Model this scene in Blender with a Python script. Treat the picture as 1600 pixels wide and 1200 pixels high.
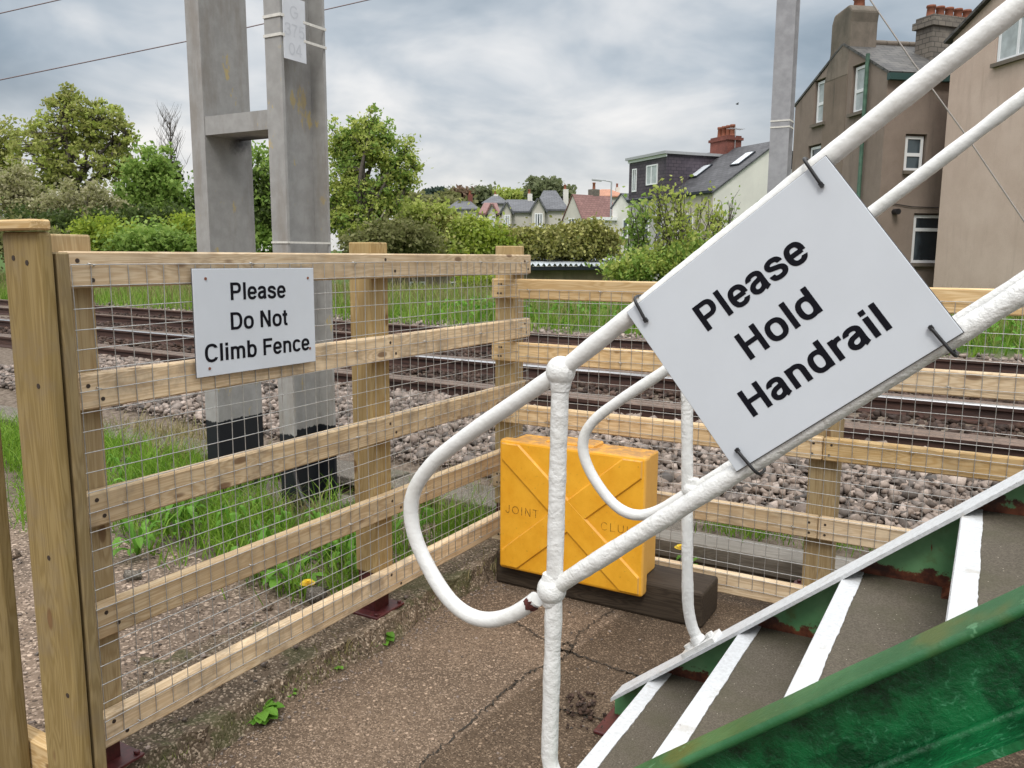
import bpy, bmesh, math, random
import numpy as np
from mathutils import Vector, Matrix, Euler

random.seed(7)
RNG = np.random.default_rng(11)
scene = bpy.context.scene
for _o in list(bpy.data.objects):
    bpy.data.objects.remove(_o)

# ---------------------------------------------------------------- camera
FPX = 1300.0
PSI, PITCH, ROLL, EYE = math.radians(30.0), math.radians(8.75), math.radians(0.3), 1.44
_F = np.array([-math.sin(PSI)*math.cos(PITCH), math.cos(PSI)*math.cos(PITCH), -math.sin(PITCH)])
_R0 = np.array([math.cos(PSI), math.sin(PSI), 0.0])
_U0 = np.cross(_R0, _F)
_R = _R0*math.cos(ROLL) + _U0*math.sin(ROLL)
_U = -_R0*math.sin(ROLL) + _U0*math.cos(ROLL)
CAM = np.array([0.0, 0.0, EYE])
cd = bpy.data.cameras.new('camera')
cam = bpy.data.objects.new('camera', cd)
scene.collection.objects.link(cam)
cd.sensor_width = 36.0
cd.lens = 36.0*FPX/1600.0
cd.clip_start = 0.05
cd.clip_end = 2000.0
_m = Matrix.Identity(4)
for i in range(3):
    _m[i][0], _m[i][1], _m[i][2], _m[i][3] = _R[i], _U[i], -_F[i], CAM[i]
cam.matrix_world = _m
scene.camera = cam

# ---------------------------------------------------------------- exposure
scene.view_settings.view_transform = 'Standard'
scene.view_settings.look = 'None'
scene.view_settings.gamma = 1.0
scene.view_settings.exposure = 0.22

# ---------------------------------------------------------------- sun
SUN_ELEV, SUN_AZ = math.radians(52), math.radians(158)   # azimuth measured from +Y towards +X
sl = bpy.data.lights.new('sun', 'SUN')
sl.energy = 1.5
sl.angle = math.radians(18)
sl.color = (1.0, 0.955, 0.88)
so = bpy.data.objects.new('sun', sl)
scene.collection.objects.link(so)
_sd = Vector((math.sin(SUN_AZ)*math.cos(SUN_ELEV), math.cos(SUN_AZ)*math.cos(SUN_ELEV), math.sin(SUN_ELEV)))
so.rotation_euler = _sd.to_track_quat('Z', 'Y').to_euler()
so.location = _sd*50

# ---------------------------------------------------------------- node helpers
class NT:
    def __init__(s, tree):
        s.t = tree
        tree.nodes.clear()
    def n(s, kind, **kw):
        nd = s.t.nodes.new(kind)
        ins = kw.pop('ins', {})
        for k, v in kw.items():
            setattr(nd, k, v)
        for k, v in ins.items():
            sock = nd.inputs[k]
            if isinstance(v, bpy.types.NodeSocket):
                s.t.links.new(v, sock)
            else:
                sock.default_value = v
        return nd
    def math(s, op, a, b=0.0, c=0.0, clamp=False):
        nd = s.n('ShaderNodeMath', operation=op, use_clamp=clamp)
        for i, v in enumerate((a, b, c)):
            if isinstance(v, bpy.types.NodeSocket):
                s.t.links.new(v, nd.inputs[i])
            else:
                nd.inputs[i].default_value = v
        return nd.outputs[0]
    def mix(s, f, a, b, blend='MIX'):
        nd = s.n('ShaderNodeMix', data_type='RGBA', blend_type=blend, clamp_factor=True)
        for i, v in ((0, f), (6, a), (7, b)):
            if isinstance(v, bpy.types.NodeSocket):
                s.t.links.new(v, nd.inputs[i])
            else:
                nd.inputs[i].default_value = v if i == 0 else (*v, 1.0)[:4]
        return nd.outputs[2]
    def ramp(s, fac, stops, interp='LINEAR'):
        nd = s.n('ShaderNodeValToRGB')
        cr = nd.color_ramp
        cr.interpolation = interp
        while len(cr.elements) < len(stops):
            cr.elements.new(0.5)
        for e, (p, c) in zip(cr.elements, stops):
            e.position = p
            e.color = (*c, 1.0) if len(c) == 3 else c
        s.t.links.new(fac, nd.inputs[0])
        return nd.outputs[0]
    def step(s, fac, a, b):
        nd = s.n('ShaderNodeMapRange', clamp=True, interpolation_type='SMOOTHSTEP')
        s.t.links.new(fac, nd.inputs[0])
        nd.inputs[1].default_value = a
        nd.inputs[2].default_value = b
        return nd.outputs[0]
    def scaled(s, vec, sc):
        nd = s.n('ShaderNodeVectorMath', operation='MULTIPLY')
        s.t.links.new(vec, nd.inputs[0])
        nd.inputs[1].default_value = sc
        return nd.outputs[0]
    def noise(s, vec, scale, detail=4.0, rough=0.55, dist=0.0):
        return s.n('ShaderNodeTexNoise', ins={'Vector': vec, 'Scale': scale, 'Detail': detail, 'Roughness': rough, 'Distortion': dist}).outputs[0]
    def voro(s, vec, scale, feature='F1', out=0):
        return s.n('ShaderNodeTexVoronoi', feature=feature, ins={'Vector': vec, 'Scale': scale}).outputs[out]
    def link(s, a, b):
        s.t.links.new(a, b)

# ---------------------------------------------------------------- world: overcast sky, broken blue-grey cloud
world = bpy.data.worlds.new('World')
scene.world = world
world.use_nodes = True
w = NT(world.node_tree)
sky = w.n('ShaderNodeTexSky', sky_type='NISHITA', sun_disc=False, sun_elevation=SUN_ELEV, sun_rotation=SUN_AZ)
tc = w.n('ShaderNodeTexCoord').outputs['Generated']
sx = w.n('ShaderNodeSeparateXYZ', ins={0: tc})
zz = w.math('ADD', w.math('MAXIMUM', sx.outputs[2], 0.0), 0.24)
px = w.math('DIVIDE', sx.outputs[0], zz)
py = w.math('DIVIDE', sx.outputs[1], zz)
pv = w.n('ShaderNodeCombineXYZ', ins={0: px, 1: py, 2: 0.0}).outputs[0]
pv = w.n('ShaderNodeMapping', ins={0: pv, 'Rotation': (0, 0, 0.55), 'Scale': (1.3, 1.3, 1.0)}).outputs[0]
n1 = w.noise(pv, 0.55, 5.0, 0.5, 0.35)
n2 = w.noise(pv, 1.7, 5.0, 0.52, 0.3)
cl = w.math('ADD', w.math('MULTIPLY', n1, 0.60), w.math('MULTIPLY', n2, 0.40))
SKYK = 10.0      # colours below are radiances / Background strength (0.1)
cloud = w.ramp(cl, [(0.38, (0.235, 0.295, 0.355)), (0.45, (0.325, 0.385, 0.445)), (0.515, (0.455, 0.505, 0.555)), (0.575, (0.64, 0.66, 0.68)), (0.635, (0.80, 0.795, 0.79))])
glow = w.ramp(sx.outputs[2], [(0.0, (1, 1, 1)), (0.06, (0.8, 0.8, 0.8)), (0.2, (0, 0, 0))])
cloud = w.mix(w.math('MULTIPLY', glow, w.math('ADD', w.math('MULTIPLY', n2, 0.9), 0.2)), cloud, (0.88, 0.83, 0.77))
up = w.step(sx.outputs[2], 0.32, 0.85)     # an overcast sky is far brighter overhead than near the horizon
cloud = w.mix(up, cloud, (2.25, 2.27, 2.3))
cloudk = w.n('ShaderNodeVectorMath', operation='SCALE', ins={0: cloud, 'Scale': SKYK}).outputs[0]
skymix = w.mix(0.94, sky.outputs[0], cloudk)
bg = w.n('ShaderNodeBackground', ins={'Color': skymix, 'Strength': 0.1})
w.link(bg.outputs[0], w.n('ShaderNodeOutputWorld').inputs[0])

# ---------------------------------------------------------------- geometry helpers
def ray(u, v):
    return _F + _R*(u-800.0)/FPX + _U*(600.0-v)/FPX
def onx(u, v, x):
    d = ray(u, v); return CAM + d*(x/d[0])
def ony(u, v, y):
    d = ray(u, v); return CAM + d*(y/d[1])
def onz(u, v, z):
    d = ray(u, v); return CAM + d*((z-EYE)/d[2])
def at(u, v, D):
    return CAM + ray(u, v)*D
def onwall(u, v, P, d):
    """point on the vertical plane through P along horizontal d; returns (s, z)"""
    n = np.array([-d[1], d[0], 0.0]); r = ray(u, v)
    t = ((np.array([P[0], P[1], 0.0]) - CAM) @ n) / (r @ n)
    Q = CAM + r*t
    return float((Q[0]-P[0])*d[0] + (Q[1]-P[1])*d[1]), float(Q[2])

def V(*a):
    return np.array(a, float)

class MB:
    """collects verts and faces in world space, then links ONE mesh object"""
    def __init__(s):
        s.v, s.f, s.m, s.sm = [], [], [], []
    def add(s, vs, fs, mi=0, smooth=False):
        o = len(s.v)
        s.v += [tuple(map(float, p)) for p in vs]
        for f in fs:
            s.f.append([i+o for i in f]); s.m.append(mi); s.sm.append(smooth)
        return s
    def box(s, a, b, mi=0):
        (x0, y0, z0), (x1, y1, z1) = a, b
        return s.add([(x0,y0,z0),(x1,y0,z0),(x1,y1,z0),(x0,y1,z0),(x0,y0,z1),(x1,y0,z1),(x1,y1,z1),(x0,y1,z1)],
                     [(3,2,1,0),(4,5,6,7),(0,1,5,4),(1,2,6,5),(2,3,7,6),(3,0,4,7)], mi)
    def obox(s, c, ax, ay, az, mi=0):
        """box at centre c with half-axis vectors"""
        c, ax, ay, az = map(np.asarray, (c, ax, ay, az))
        vs = [c+i*ax+j*ay+k*az for k in (-1,1) for (i,j) in ((-1,-1),(1,-1),(1,1),(-1,1))]
        fs = [(3,2,1,0),(4,5,6,7),(0,1,5,4),(1,2,6,5),(2,3,7,6),(3,0,4,7)]
        if np.dot(np.cross(ax, ay), az) < 0:
            fs = [f[::-1] for f in fs]
        return s.add(vs, fs, mi)
    def prism(s, poly, ext, mi=0):
        """poly: 3-D points (planar), extruded by vector ext"""
        n = len(poly); e = np.asarray(ext, float)
        P = [np.asarray(p, float) for p in poly]
        nrm = sum((np.cross(P[i]-P[0], P[(i+1) % n]-P[0]) for i in range(1, n)), np.zeros(3))
        if np.dot(nrm, e) > 0:
            P = P[::-1]
        vs = P + [p+e for p in P]
        fs = [tuple(range(n)), tuple(range(2*n-1, n-1, -1))]
        fs += [(i, i+n, (i+1) % n + n, (i+1) % n) for i in range(n)]
        return s.add(vs, fs, mi)
    def tube(s, pts, r, n=10, mi=0, caps=True, smooth=True):
        P = [np.asarray(p, float) for p in pts]
        k = len(P)
        rr = [r]*k if np.isscalar(r) else r
        T = []
        for i in range(k):
            t = P[min(i+1, k-1)] - P[max(i-1, 0)]
            T.append(t/(np.linalg.norm(t)+1e-12))
        ref = np.array([0, 0, 1.0]) if abs(T[0][2]) < 0.9 else np.array([1.0, 0, 0])
        nrm = np.cross(T[0], ref); nrm /= np.linalg.norm(nrm)
        vs = []
        for i in range(k):
            nrm = nrm - T[i]*np.dot(nrm, T[i]); nrm /= np.linalg.norm(nrm)+1e-12
            b = np.cross(T[i], nrm)
            for j in range(n):
                a = 2*math.pi*j/n
                vs.append(P[i] + (nrm*math.cos(a)+b*math.sin(a))*rr[i])
        fs = [(i*n+j, i*n+(j+1) % n, (i+1)*n+(j+1) % n, (i+1)*n+j) for i in range(k-1) for j in range(n)]
        s.add(vs, fs, mi, smooth)
        if caps:
            s.add([vs[j] for j in range(n)], [tuple(range(n-1, -1, -1))], mi)
            s.add([vs[(k-1)*n+j] for j in range(n)], [tuple(range(n))], mi)
        return s
    def ball(s, c, r, n=16, m=10, mi=0, sc=(1, 1, 1)):
        c = np.asarray(c, float); vs = []
        for i in range(m+1):
            th = math.pi*i/m
            for j in range(n):
                ph = 2*math.pi*j/n
                vs.append(c + r*np.array([math.sin(th)*math.cos(ph)*sc[0], math.sin(th)*math.sin(ph)*sc[1], math.cos(th)*sc[2]]))
        fs = [(i*n+j, (i+1)*n+j, (i+1)*n+(j+1) % n, i*n+(j+1) % n) for i in range(m) for j in range(n)]
        return s.add(vs, fs, mi, True)
    def disc(s, c, nrm, r, h, n=10, mi=0):
        c = np.asarray(c, float); nrm = np.asarray(nrm, float)
        return s.tube([c, c+nrm*h], r, n, mi, True, False)
    def build(s, name, mats, parent=None, bevel=0.0, seg=1, weld=False):
        me = bpy.data.meshes.new(name)
        off = Vector(parent.matrix_world.translation) if parent else Vector((0, 0, 0))
        if parent is not None:
            off = root_loc(parent)
        me.from_pydata([(x-off[0], y-off[1], z-off[2]) for x, y, z in s.v], [], s.f)
        me.polygons.foreach_set('material_index', s.m)
        me.polygons.foreach_set('use_smooth', s.sm)
        if bevel > 0 or weld:
            bm = bmesh.new(); bm.from_mesh(me)
            bmesh.ops.remove_doubles(bm, verts=bm.verts, dist=1e-5)
            if bevel > 0:
                es = [e for e in bm.edges if len(e.link_faces) == 2 and e.calc_face_angle(0) > 0.6]
                bmesh.ops.bevel(bm, geom=es, offset=bevel, segments=seg, affect='EDGES', profile=0.5)
            bm.to_mesh(me); bm.free()
        for m in (mats if isinstance(mats, (list, tuple)) else [mats]):
            me.materials.append(m)
        me.validate()
        ob = bpy.data.objects.new(name, me)
        scene.collection.objects.link(ob)
        if parent is not None:
            ob.parent = parent
        return ob

ROOTS = {}
def root_loc(o):
    l = Vector((0, 0, 0))
    while o is not None:
        l = l + o.location
        o = o.parent
    return l
def tag(o, label=None, cat=None, group=None, kind=None):
    if label: o['label'] = label
    if cat: o['category'] = cat
    if group: o['group'] = group
    if kind: o['kind'] = kind
    return o
def thing(name, label, cat, loc, group=None):
    o = bpy.data.objects.new(name, None)
    o.empty_display_size = 0.1
    scene.collection.objects.link(o)
    o.location = [float(c) for c in loc]
    return tag(o, label, cat, group)
def settle(o):
    """move a single-mesh thing's origin to its base"""
    co = np.empty(len(o.data.vertices)*3, np.float32)
    o.data.vertices.foreach_get('co', co); co = co.reshape(-1, 3)
    c = np.array([co[:, 0].mean(), co[:, 1].mean(), co[:, 2].min()])
    o.data.vertices.foreach_set('co', (co-c).ravel()); o.location = c
    return o
def copy_tree(o, parent=None):
    c = o.copy(); scene.collection.objects.link(c)
    if parent is not None: c.parent = parent
    for ch in list(o.children): copy_tree(ch, c)
    return c

def fast_mesh(name, verts, faces, mat, parent=None, smooth=False, k=3, mat2=None, mi=None):
    """numpy verts (n,3), faces (m,k) -> object"""
    me = bpy.data.meshes.new(name)
    off = np.array(root_loc(parent)) if parent is not None else np.zeros(3)
    vv = (verts-off).astype(np.float32)
    me.vertices.add(len(vv)); me.vertices.foreach_set('co', vv.ravel())
    me.loops.add(faces.size); me.loops.foreach_set('vertex_index', faces.ravel().astype(np.int32))
    me.polygons.add(len(faces)); me.polygons.foreach_set('loop_start', np.arange(0, faces.size, k, dtype=np.int32))
    if smooth: me.polygons.foreach_set('use_smooth', np.ones(len(faces), bool))
    me.materials.append(mat)
    if mat2 is not None:
        me.materials.append(mat2); me.polygons.foreach_set('material_index', mi.astype(np.int32))
    me.update(calc_edges=True)
    ob = bpy.data.objects.new(name, me); scene.collection.objects.link(ob)
    if parent is not None: ob.parent = parent
    return ob

# ---- stroke lettering: an upright grotesque drawn as flat ribbons
def _arc(cx, cy, rx, ry, a0, a1, n=22):
    return [(cx+rx*math.cos(math.radians(a0+(a1-a0)*i/n)), cy+ry*math.sin(math.radians(a0+(a1-a0)*i/n))) for i in range(n+1)]
def _cm(P): return [(p[0], p[1]) for p in catmull([V(x, y, 0) for x, y in P], 6)]
def catmull(P, n=10):
    P = [np.asarray(p, float) for p in P]; P = [2*P[0]-P[1]]+P+[2*P[-1]-P[-2]]; out = []
    for i in range(1, len(P)-2):
        for k in range(n):
            t = k/n; a, b_, c, d = P[i-1:i+3]
            out.append(0.5*((2*b_)+(-a+c)*t+(2*a-5*b_+4*c-d)*t*t+(-a+3*b_-3*c+d)*t**3))
    out.append(P[-2]); return out
def _se(cx, cy, rx, ry, a0, a1, n=30, p=2.0/2.4):
    """superelliptic arc: the squarish ovals of a grotesque"""
    out = []
    for i in range(n+1):
        a = math.radians(a0+(a1-a0)*i/n); c, s_ = math.cos(a), math.sin(a)
        out.append((cx+rx*math.copysign(abs(c)**p, c), cy+ry*math.copysign(abs(s_)**p, s_)))
    return out
# a stroke is a list of points, or (points, cap, cap) where 'h' trims that end level
GLYPH = {
 'P': (667, [[(.14, 0), (.14, .72)], [(.14, .6625)]+_se(.37, .495, .178, .1675, 90, -90)+[(.14, .3275)]]),
 'l': (278, [[(.139, 0), (.139, .72)]]),
 'e': (556, [[(.10, .262), (.455, .262)], (_se(.277, .266, .184, .223, -3, 327, 40), '', 'h')]),
 'a': (556, [(_se(.262, .365, .160, .124, 172, 0, 24)+[(.422, .12), (.428, .06), (.452, 0)], 'h', ''), _cm([(.422, .325), (.33, .30), (.185, .27), (.106, .20), (.112, .105), (.20, .050), (.31, .066), (.39, .125), (.422, .22)])]),
 's': (556, [(_cm([(.440, .360), (.430, .405), (.375, .462), (.265, .486), (.155, .458), (.112, .390), (.150, .325), (.28, .283), (.405, .235), (.447, .150), (.395, .070), (.275, .043), (.150, .068), (.100, .135), (.095, .170)]), 'h', 'h')]),
 'H': (722, [[(.14, 0), (.14, .72)], [(.582, 0), (.582, .72)], [(.14, .385), (.582, .385)]]),
 'o': (611, [_se(.306, .266, .201, .223, 0, 360, 44)]),
 'd': (611, [[(.478, 0), (.478, .72)], _se(.292, .266, .186, .223, 0, 360, 44)]),
 'b': (611, [[(.133, 0), (.133, .72)], _se(.319, .266, .186, .223, 0, 360, 44)]),
 'n': (611, [[(.137, 0), (.137, .532)], _se(.3055, .31, .1685, .168, 180, 0)+[(.474, 0)]]),
 'm': (889, [[(.135, 0), (.135, .532)], _se(.290, .33, .155, .150, 180, 0)+[(.445, 0)], _se(.600, .33, .155, .150, 180, 0)+[(.755, 0)]]),
 'r': (389, [[(.135, 0), (.135, .532)], _se(.335, .28, .200, .185, 180, 90)+[(.375, .466)]]),
 'i': (278, [[(.139, 0), (.139, .532)], [(.139, .595), (.139, .72)]]),
 'D': (722, [[(.14, 0), (.14, .72)], [(.14, .6625)]+_se(.335, .36, .275, .3025, 90, -90, 36)+[(.14, .0575)]]),
 'N': (722, [[(.14, 0), (.14, .72)], [(.582, 0), (.582, .72)], [(.15, .70), (.572, .02)]]),
 't': (333, [_cm([(.165, .665), (.165, .45), (.165, .25), (.170, .12), (.205, .060), (.265, .052), (.312, .054)]), [(.02, .478), (.308, .478)]]),
 'C': (722, [(_se(.370, .36, .268, .317, 34, 326, 44), 'h', 'h')]),
 'F': (611, [[(.14, 0), (.14, .72)], [(.14, .6625), (.584, .6625)], [(.14, .385), (.525, .385)]]),
 'c': (556, [(_se(.288, .266, .188, .223, 36, 324, 40), 'h', 'h')]),
 'G': (778, [_arc(.375, .36, .29, .308, 42, 340, 36)+[(.66, .355)], [(.40, .355), (.70, .355)]]),
 '3': (556, [_cm([(.09, .52), (.15, .64), (.28, .665), (.42, .62), (.44, .50), (.36, .40), (.24, .385)]), _cm([(.24, .385), (.38, .37), (.46, .27), (.44, .13), (.33, .055), (.18, .06), (.09, .15), (.075, .20)])]),
 '7': (556, [[(.05, .66), (.49, .66)], _cm([(.47, .66), (.34, .45), (.24, .2), (.22, 0)])]),
 '5': (556, [[(.46, .66), (.15, .66)], [(.15, .66), (.115, .34)], _cm([(.115, .36), (.22, .43), (.36, .41), (.455, .30), (.45, .16), (.35, .06), (.2, .055), (.08, .14)])]),
 '0': (556, [_arc(.278, .36, .20, .303, 0, 360, 40)]),
 '4': (556, [[(.38, 0), (.38, .72)], [(.37, .70), (.06, .21)], [(.05, .20), (.53, .20)]]),
 'J': (556, [_cm([(.42, .72), (.42, .4), (.42, .2), (.36, .075), (.25, .05), (.13, .09), (.09, .22)])]),
 'O': (778, [_arc(.39, .36, .295, .308, 0, 360, 40)]), 'I': (278, [[(.139, 0), (.139, .72)]]),
 'T': (611, [[(.305, 0), (.305, .66)], [(.03, .662), (.58, .662)]]),
 'L': (611, [[(.13, 0), (.13, .72)], [(.13, .058), (.55, .058)]]), 'U': (722, [[(.13, .72), (.13, .27)]+_arc(.36, .27, .23, .215, 180, 360)+[(.59, .72)]]),
 ' ': (278, []),
}
def letters(name, s, em, org, ux, uy, m, parent, weight=0.115, thick=0.0004, track=0.0):
    """one flat mesh of lettering, centred on org along the baseline"""
    ux, uy, org = (np.asarray(q, float) for q in (ux, uy, org)); nz = np.cross(ux, uy)
    tw = sum(GLYPH[c][0]/1000+track for c in s)-track
    if ' ' in s:                 # one part per word
        x = -tw/2
        for wd_ in s.split(' '):
            ww = sum(GLYPH[c][0]/1000+track for c in wd_)-track
            letters(name, wd_, em, org+ux*(x+ww/2)*em, ux, uy, m, parent, weight, thick, track)
            x += ww+GLYPH[' '][0]/1000+2*track
        return
    x = -tw/2; b = MB(); k = 0
    for ch in s:
        for st in GLYPH[ch][1]:
            c0_, c1_ = '', ''
            if isinstance(st, tuple): st, c0_, c1_ = st
            P = np.array(st); n = len(P); closed = np.linalg.norm(P[0]-P[-1]) < 1e-6; L_, R_ = [], []
            for i in range(n):
                if closed: t0, t1 = P[i]-P[i-1 if i else n-2], P[(i+1) if i < n-1 else 1]-P[i]
                else: t0, t1 = (P[i]-P[i-1] if i else P[1]-P[0]), (P[i+1]-P[i] if i < n-1 else P[i]-P[i-1])
                t0 = t0/np.linalg.norm(t0); t1 = t1/np.linalg.norm(t1); t = t0+t1; t /= np.linalg.norm(t)
                hv = math.hypot(weight*t[1], weight*0.80*t[0])
                nn = np.array([-t[1], t[0]])/max(0.5, np.dot(t, t0))*hv/2
                if (i == 0 and c0_ == 'h') or (i == n-1 and c1_ == 'h'): nn = np.array([-t[1]/max(abs(t[1]), 0.3)*weight/2*1.08, 0.0])
                L_.append(P[i]+nn); R_.append(P[i]-nn)
            z = thick+0.00003*(k % 4); k += 1
            vs = [org+ux*(q[0]+x)*em+uy*q[1]*em+nz*z for pr_ in zip(R_, L_) for q in pr_]
            b.add(vs, [(2*i, 2*i+2, 2*i+3, 2*i+1) for i in range(n-1)])
        x += GLYPH[ch][0]/1000+track
    return b.build(name, m, parent)

def cut(ob, boxes):
    """boolean the given MB boxes out of ob"""
    c = boxes.build('cutter', [])
    c.location = (0, 0, 0)
    bpy.context.view_layer.update()
    if ob.parent: c.location = -root_loc(ob.parent)*0
    md = ob.modifiers.new('cut', 'BOOLEAN'); md.operation = 'DIFFERENCE'; md.object = c; md.solver = 'EXACT'
    bpy.context.view_layer.update()
    dg = bpy.context.evaluated_depsgraph_get()
    me = bpy.data.meshes.new_from_object(ob.evaluated_get(dg))
    ob.modifiers.clear(); old = ob.data; ob.data = me; me.name = old.name
    bpy.data.meshes.remove(old)
    cm = c.data
    bpy.data.objects.remove(c); bpy.data.meshes.remove(cm)
# ---------------------------------------------------------------- materials
def mat(name):
    m = bpy.data.materials.new(name); m.use_nodes = True
    return m, NT(m.node_tree)
def finish(m, t, col, rough=0.7, bump=None, bstr=0.3, bdist=0.002, metal=0.0, spec=0.5, **kw):
    ins = {'Roughness': rough, 'Metallic': metal, 'Specular IOR Level': spec}
    p = t.n('ShaderNodeBsdfPrincipled', ins=ins)
    if isinstance(col, bpy.types.NodeSocket): t.link(col, p.inputs['Base Color'])
    else: p.inputs['Base Color'].default_value = (*col, 1)
    if isinstance(rough, bpy.types.NodeSocket): t.link(rough, p.inputs['Roughness'])
    if bump is not None:
        b = t.n('ShaderNodeBump', ins={'Height': bump, 'Strength': bstr, 'Distance': bdist})
        t.link(b.outputs[0], p.inputs['Normal'])
    t.link(p.outputs[0], t.n('ShaderNodeOutputMaterial').inputs[0])
    return m
def ocoord(t):
    return t.n('ShaderNodeTexCoord').outputs['Object']
def rnd(t):
    return t.n('ShaderNodeObjectInfo').outputs['Random']

def wood(name, axis, pale, mid, dark, knots=True, weather=0.0, wet=0.6):
    m, t = mat(name)
    c = ocoord(t)
    r = rnd(t)
    offs = t.n('ShaderNodeCombineXYZ', ins={0: t.math('MULTIPLY', r, 13.7), 1: t.math('MULTIPLY', r, 7.3), 2: t.math('MULTIPLY', r, 5.1)}).outputs[0]
    c2 = t.n('ShaderNodeVectorMath', operation='ADD', ins={0: c, 1: offs}).outputs[0]
    lo, hi = 1.6, 26.0
    sc = [hi, hi, hi]; sc[axis] = lo
    g1 = t.noise(t.scaled(c2, sc), 1.0, 3.0, 0.5, 0.9)
    ks = [11.0]*3; ks[axis] = 4.2
    kd = t.voro(t.scaled(c2, ks), 1.0)
    bend = t.step(kd, 0.55, 0.0)
    ring = t.math('ADD', t.math('MULTIPLY', g1, 7.0), t.math('MULTIPLY', bend, 2.2))
    ring = t.math('ABSOLUTE', t.math('SUBTRACT', t.math('FRACT', ring), 0.5))
    sc = [220.0]*3; sc[axis] = 5.0
    g2 = t.noise(t.scaled(c2, sc), 1.0, 3.0, 0.6)
    sc = [7.0]*3; sc[axis] = 2.5
    g3 = t.noise(t.scaled(c2, sc), 1.0, 3.0, 0.6)
    col = t.mix(t.step(ring, 0.05, 0.42), mid, pale)
    col = t.mix(t.math('MULTIPLY', t.step(g2, 0.5, 0.78), 0.45), col, dark)
    col = t.mix(t.math('MULTIPLY', t.step(g3, 0.46, 0.74), 0.5), col, mid)
    if weather > 0:
        g4 = t.noise(c2, 9.0, 5.0, 0.65)
        col = t.mix(t.math('MULTIPLY', t.step(g4, 0.44, 0.70), t.math('MULTIPLY', t.math('FRACT', t.math('MULTIPLY', r, 5.31)), weather*2.0)), col, (0.19, 0.15, 0.11))
    if knots:
        rim = t.step(kd, 0.14, 0.09)
        core = t.step(kd, 0.10, 0.03)
        col = t.mix(t.math('MULTIPLY', rim, 0.75), col, (0.14, 0.07, 0.03))
        col = t.mix(t.math('MULTIPLY', core, 0.6), col, (0.2, 0.11, 0.05))
    hs = t.n('ShaderNodeHueSaturation', ins={'Color': col, 'Value': t.math('ADD', t.math('MULTIPLY', r, 0.34), 0.80), 'Saturation': t.math('ADD', t.math('MULTIPLY', t.math('FRACT', t.math('MULTIPLY', r, 7.77)), 0.35), 0.86)})
    bmp = t.math('ADD', t.math('MULTIPLY', g2, 0.6), t.math('MULTIPLY', ring, 0.5))
    return finish(m, t, hs.outputs[0], 0.72, bmp, 0.35, 0.0012, spec=0.3)

RAILC = ((0.66, 0.505, 0.315), (0.53, 0.375, 0.21), (0.30, 0.19, 0.09))
POSTC = ((0.42, 0.315, 0.165), (0.335, 0.235, 0.112), (0.18, 0.115, 0.052))
W_RAILX = wood('pine_rail_x', 0, *RAILC, weather=0.22)
W_RAILY = wood('pine_rail_y', 1, *RAILC, weather=0.30)
W_POST = wood('treated_post', 2, *POSTC)
W_GATE = wood('treated_board', 2, (0.275, 0.20, 0.085), (0.215, 0.15, 0.056), (0.11, 0.072, 0.028), weather=0.25)
W_OLD = wood('old_sleeper', 0, (0.056, 0.041, 0.028), (0.034, 0.024, 0.016), (0.012, 0.009, 0.006), knots=False, weather=0.0)
W_GREY = wood('grey_timber', 0, (0.25, 0.225, 0.19), (0.18, 0.16, 0.13), (0.08, 0.07, 0.055), knots=False)

def simple(name, col, rough=0.6, metal=0.0, var=0.12, scale=30.0, bstr=0.15, bdist=0.001, spec=0.5):
    m, t = mat(name)
    c = ocoord(t)
    n = t.noise(c, scale, 5.0, 0.6)
    cc = t.mix(t.step(n, 0.3, 0.75), tuple(x*(1-var) for x in col), tuple(min(1, x*(1+var)) for x in col))
    return finish(m, t, cc, rough, n, bstr, bdist, metal, spec)

M_HOLE = simple('dark_screw', (0.035, 0.022, 0.015), 0.6)
M_GALV = simple('galvanised_wire', (0.50, 0.50, 0.49), 0.4, 0.7, 0.15, 80)
M_REDOX = simple('oxide_red_steel', (0.075, 0.013, 0.013), 0.5, 0, 0.3, 60)
M_BLACK = simple('black_plastic', (0.012, 0.012, 0.014), 0.45, 0, 0.2)
M_INK = simple('black_lettering', (0.006, 0.006, 0.010), 0.6, 0, 0.05, spec=0.12)
M_SIGN = simple('white_sign_face', (0.575, 0.61, 0.655), 0.38, 0, 0.03, 5, 0.03)
M_SIGNEDGE = simple('sign_edge_dark', (0.10, 0.10, 0.11), 0.5)
M_SCREW = simple('rusty_screw', (0.24, 0.09, 0.05), 0.6, 0.3, 0.3, 300)

def white_paint(name, rust=0.0, lump=1.0):
    m, t = mat(name)
    c = ocoord(t)
    a = t.noise(c, 42, 4.0, 0.5, 0.3)
    b = t.noise(c, 170, 3.0, 0.6)
    d = t.noise(c, 11, 5.0, 0.65)
    col = t.mix(t.step(d, 0.5, 0.8), (0.70, 0.70, 0.685), (0.60, 0.595, 0.56))
    col = t.mix(t.math('MULTIPLY', t.step(b, 0.66, 0.74), 0.35), col, (0.45, 0.40, 0.33))
    h = t.math('ADD', t.math('MULTIPLY', a, 1.0), t.math('MULTIPLY', b, 0.3))
    return finish(m, t, col, 0.36, h, 0.72*lump, 0.008, spec=0.5)
M_WHITE = white_paint('lumpy_white_paint')
M_WHITES = white_paint('smooth_white_paint', lump=0.42)

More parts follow.
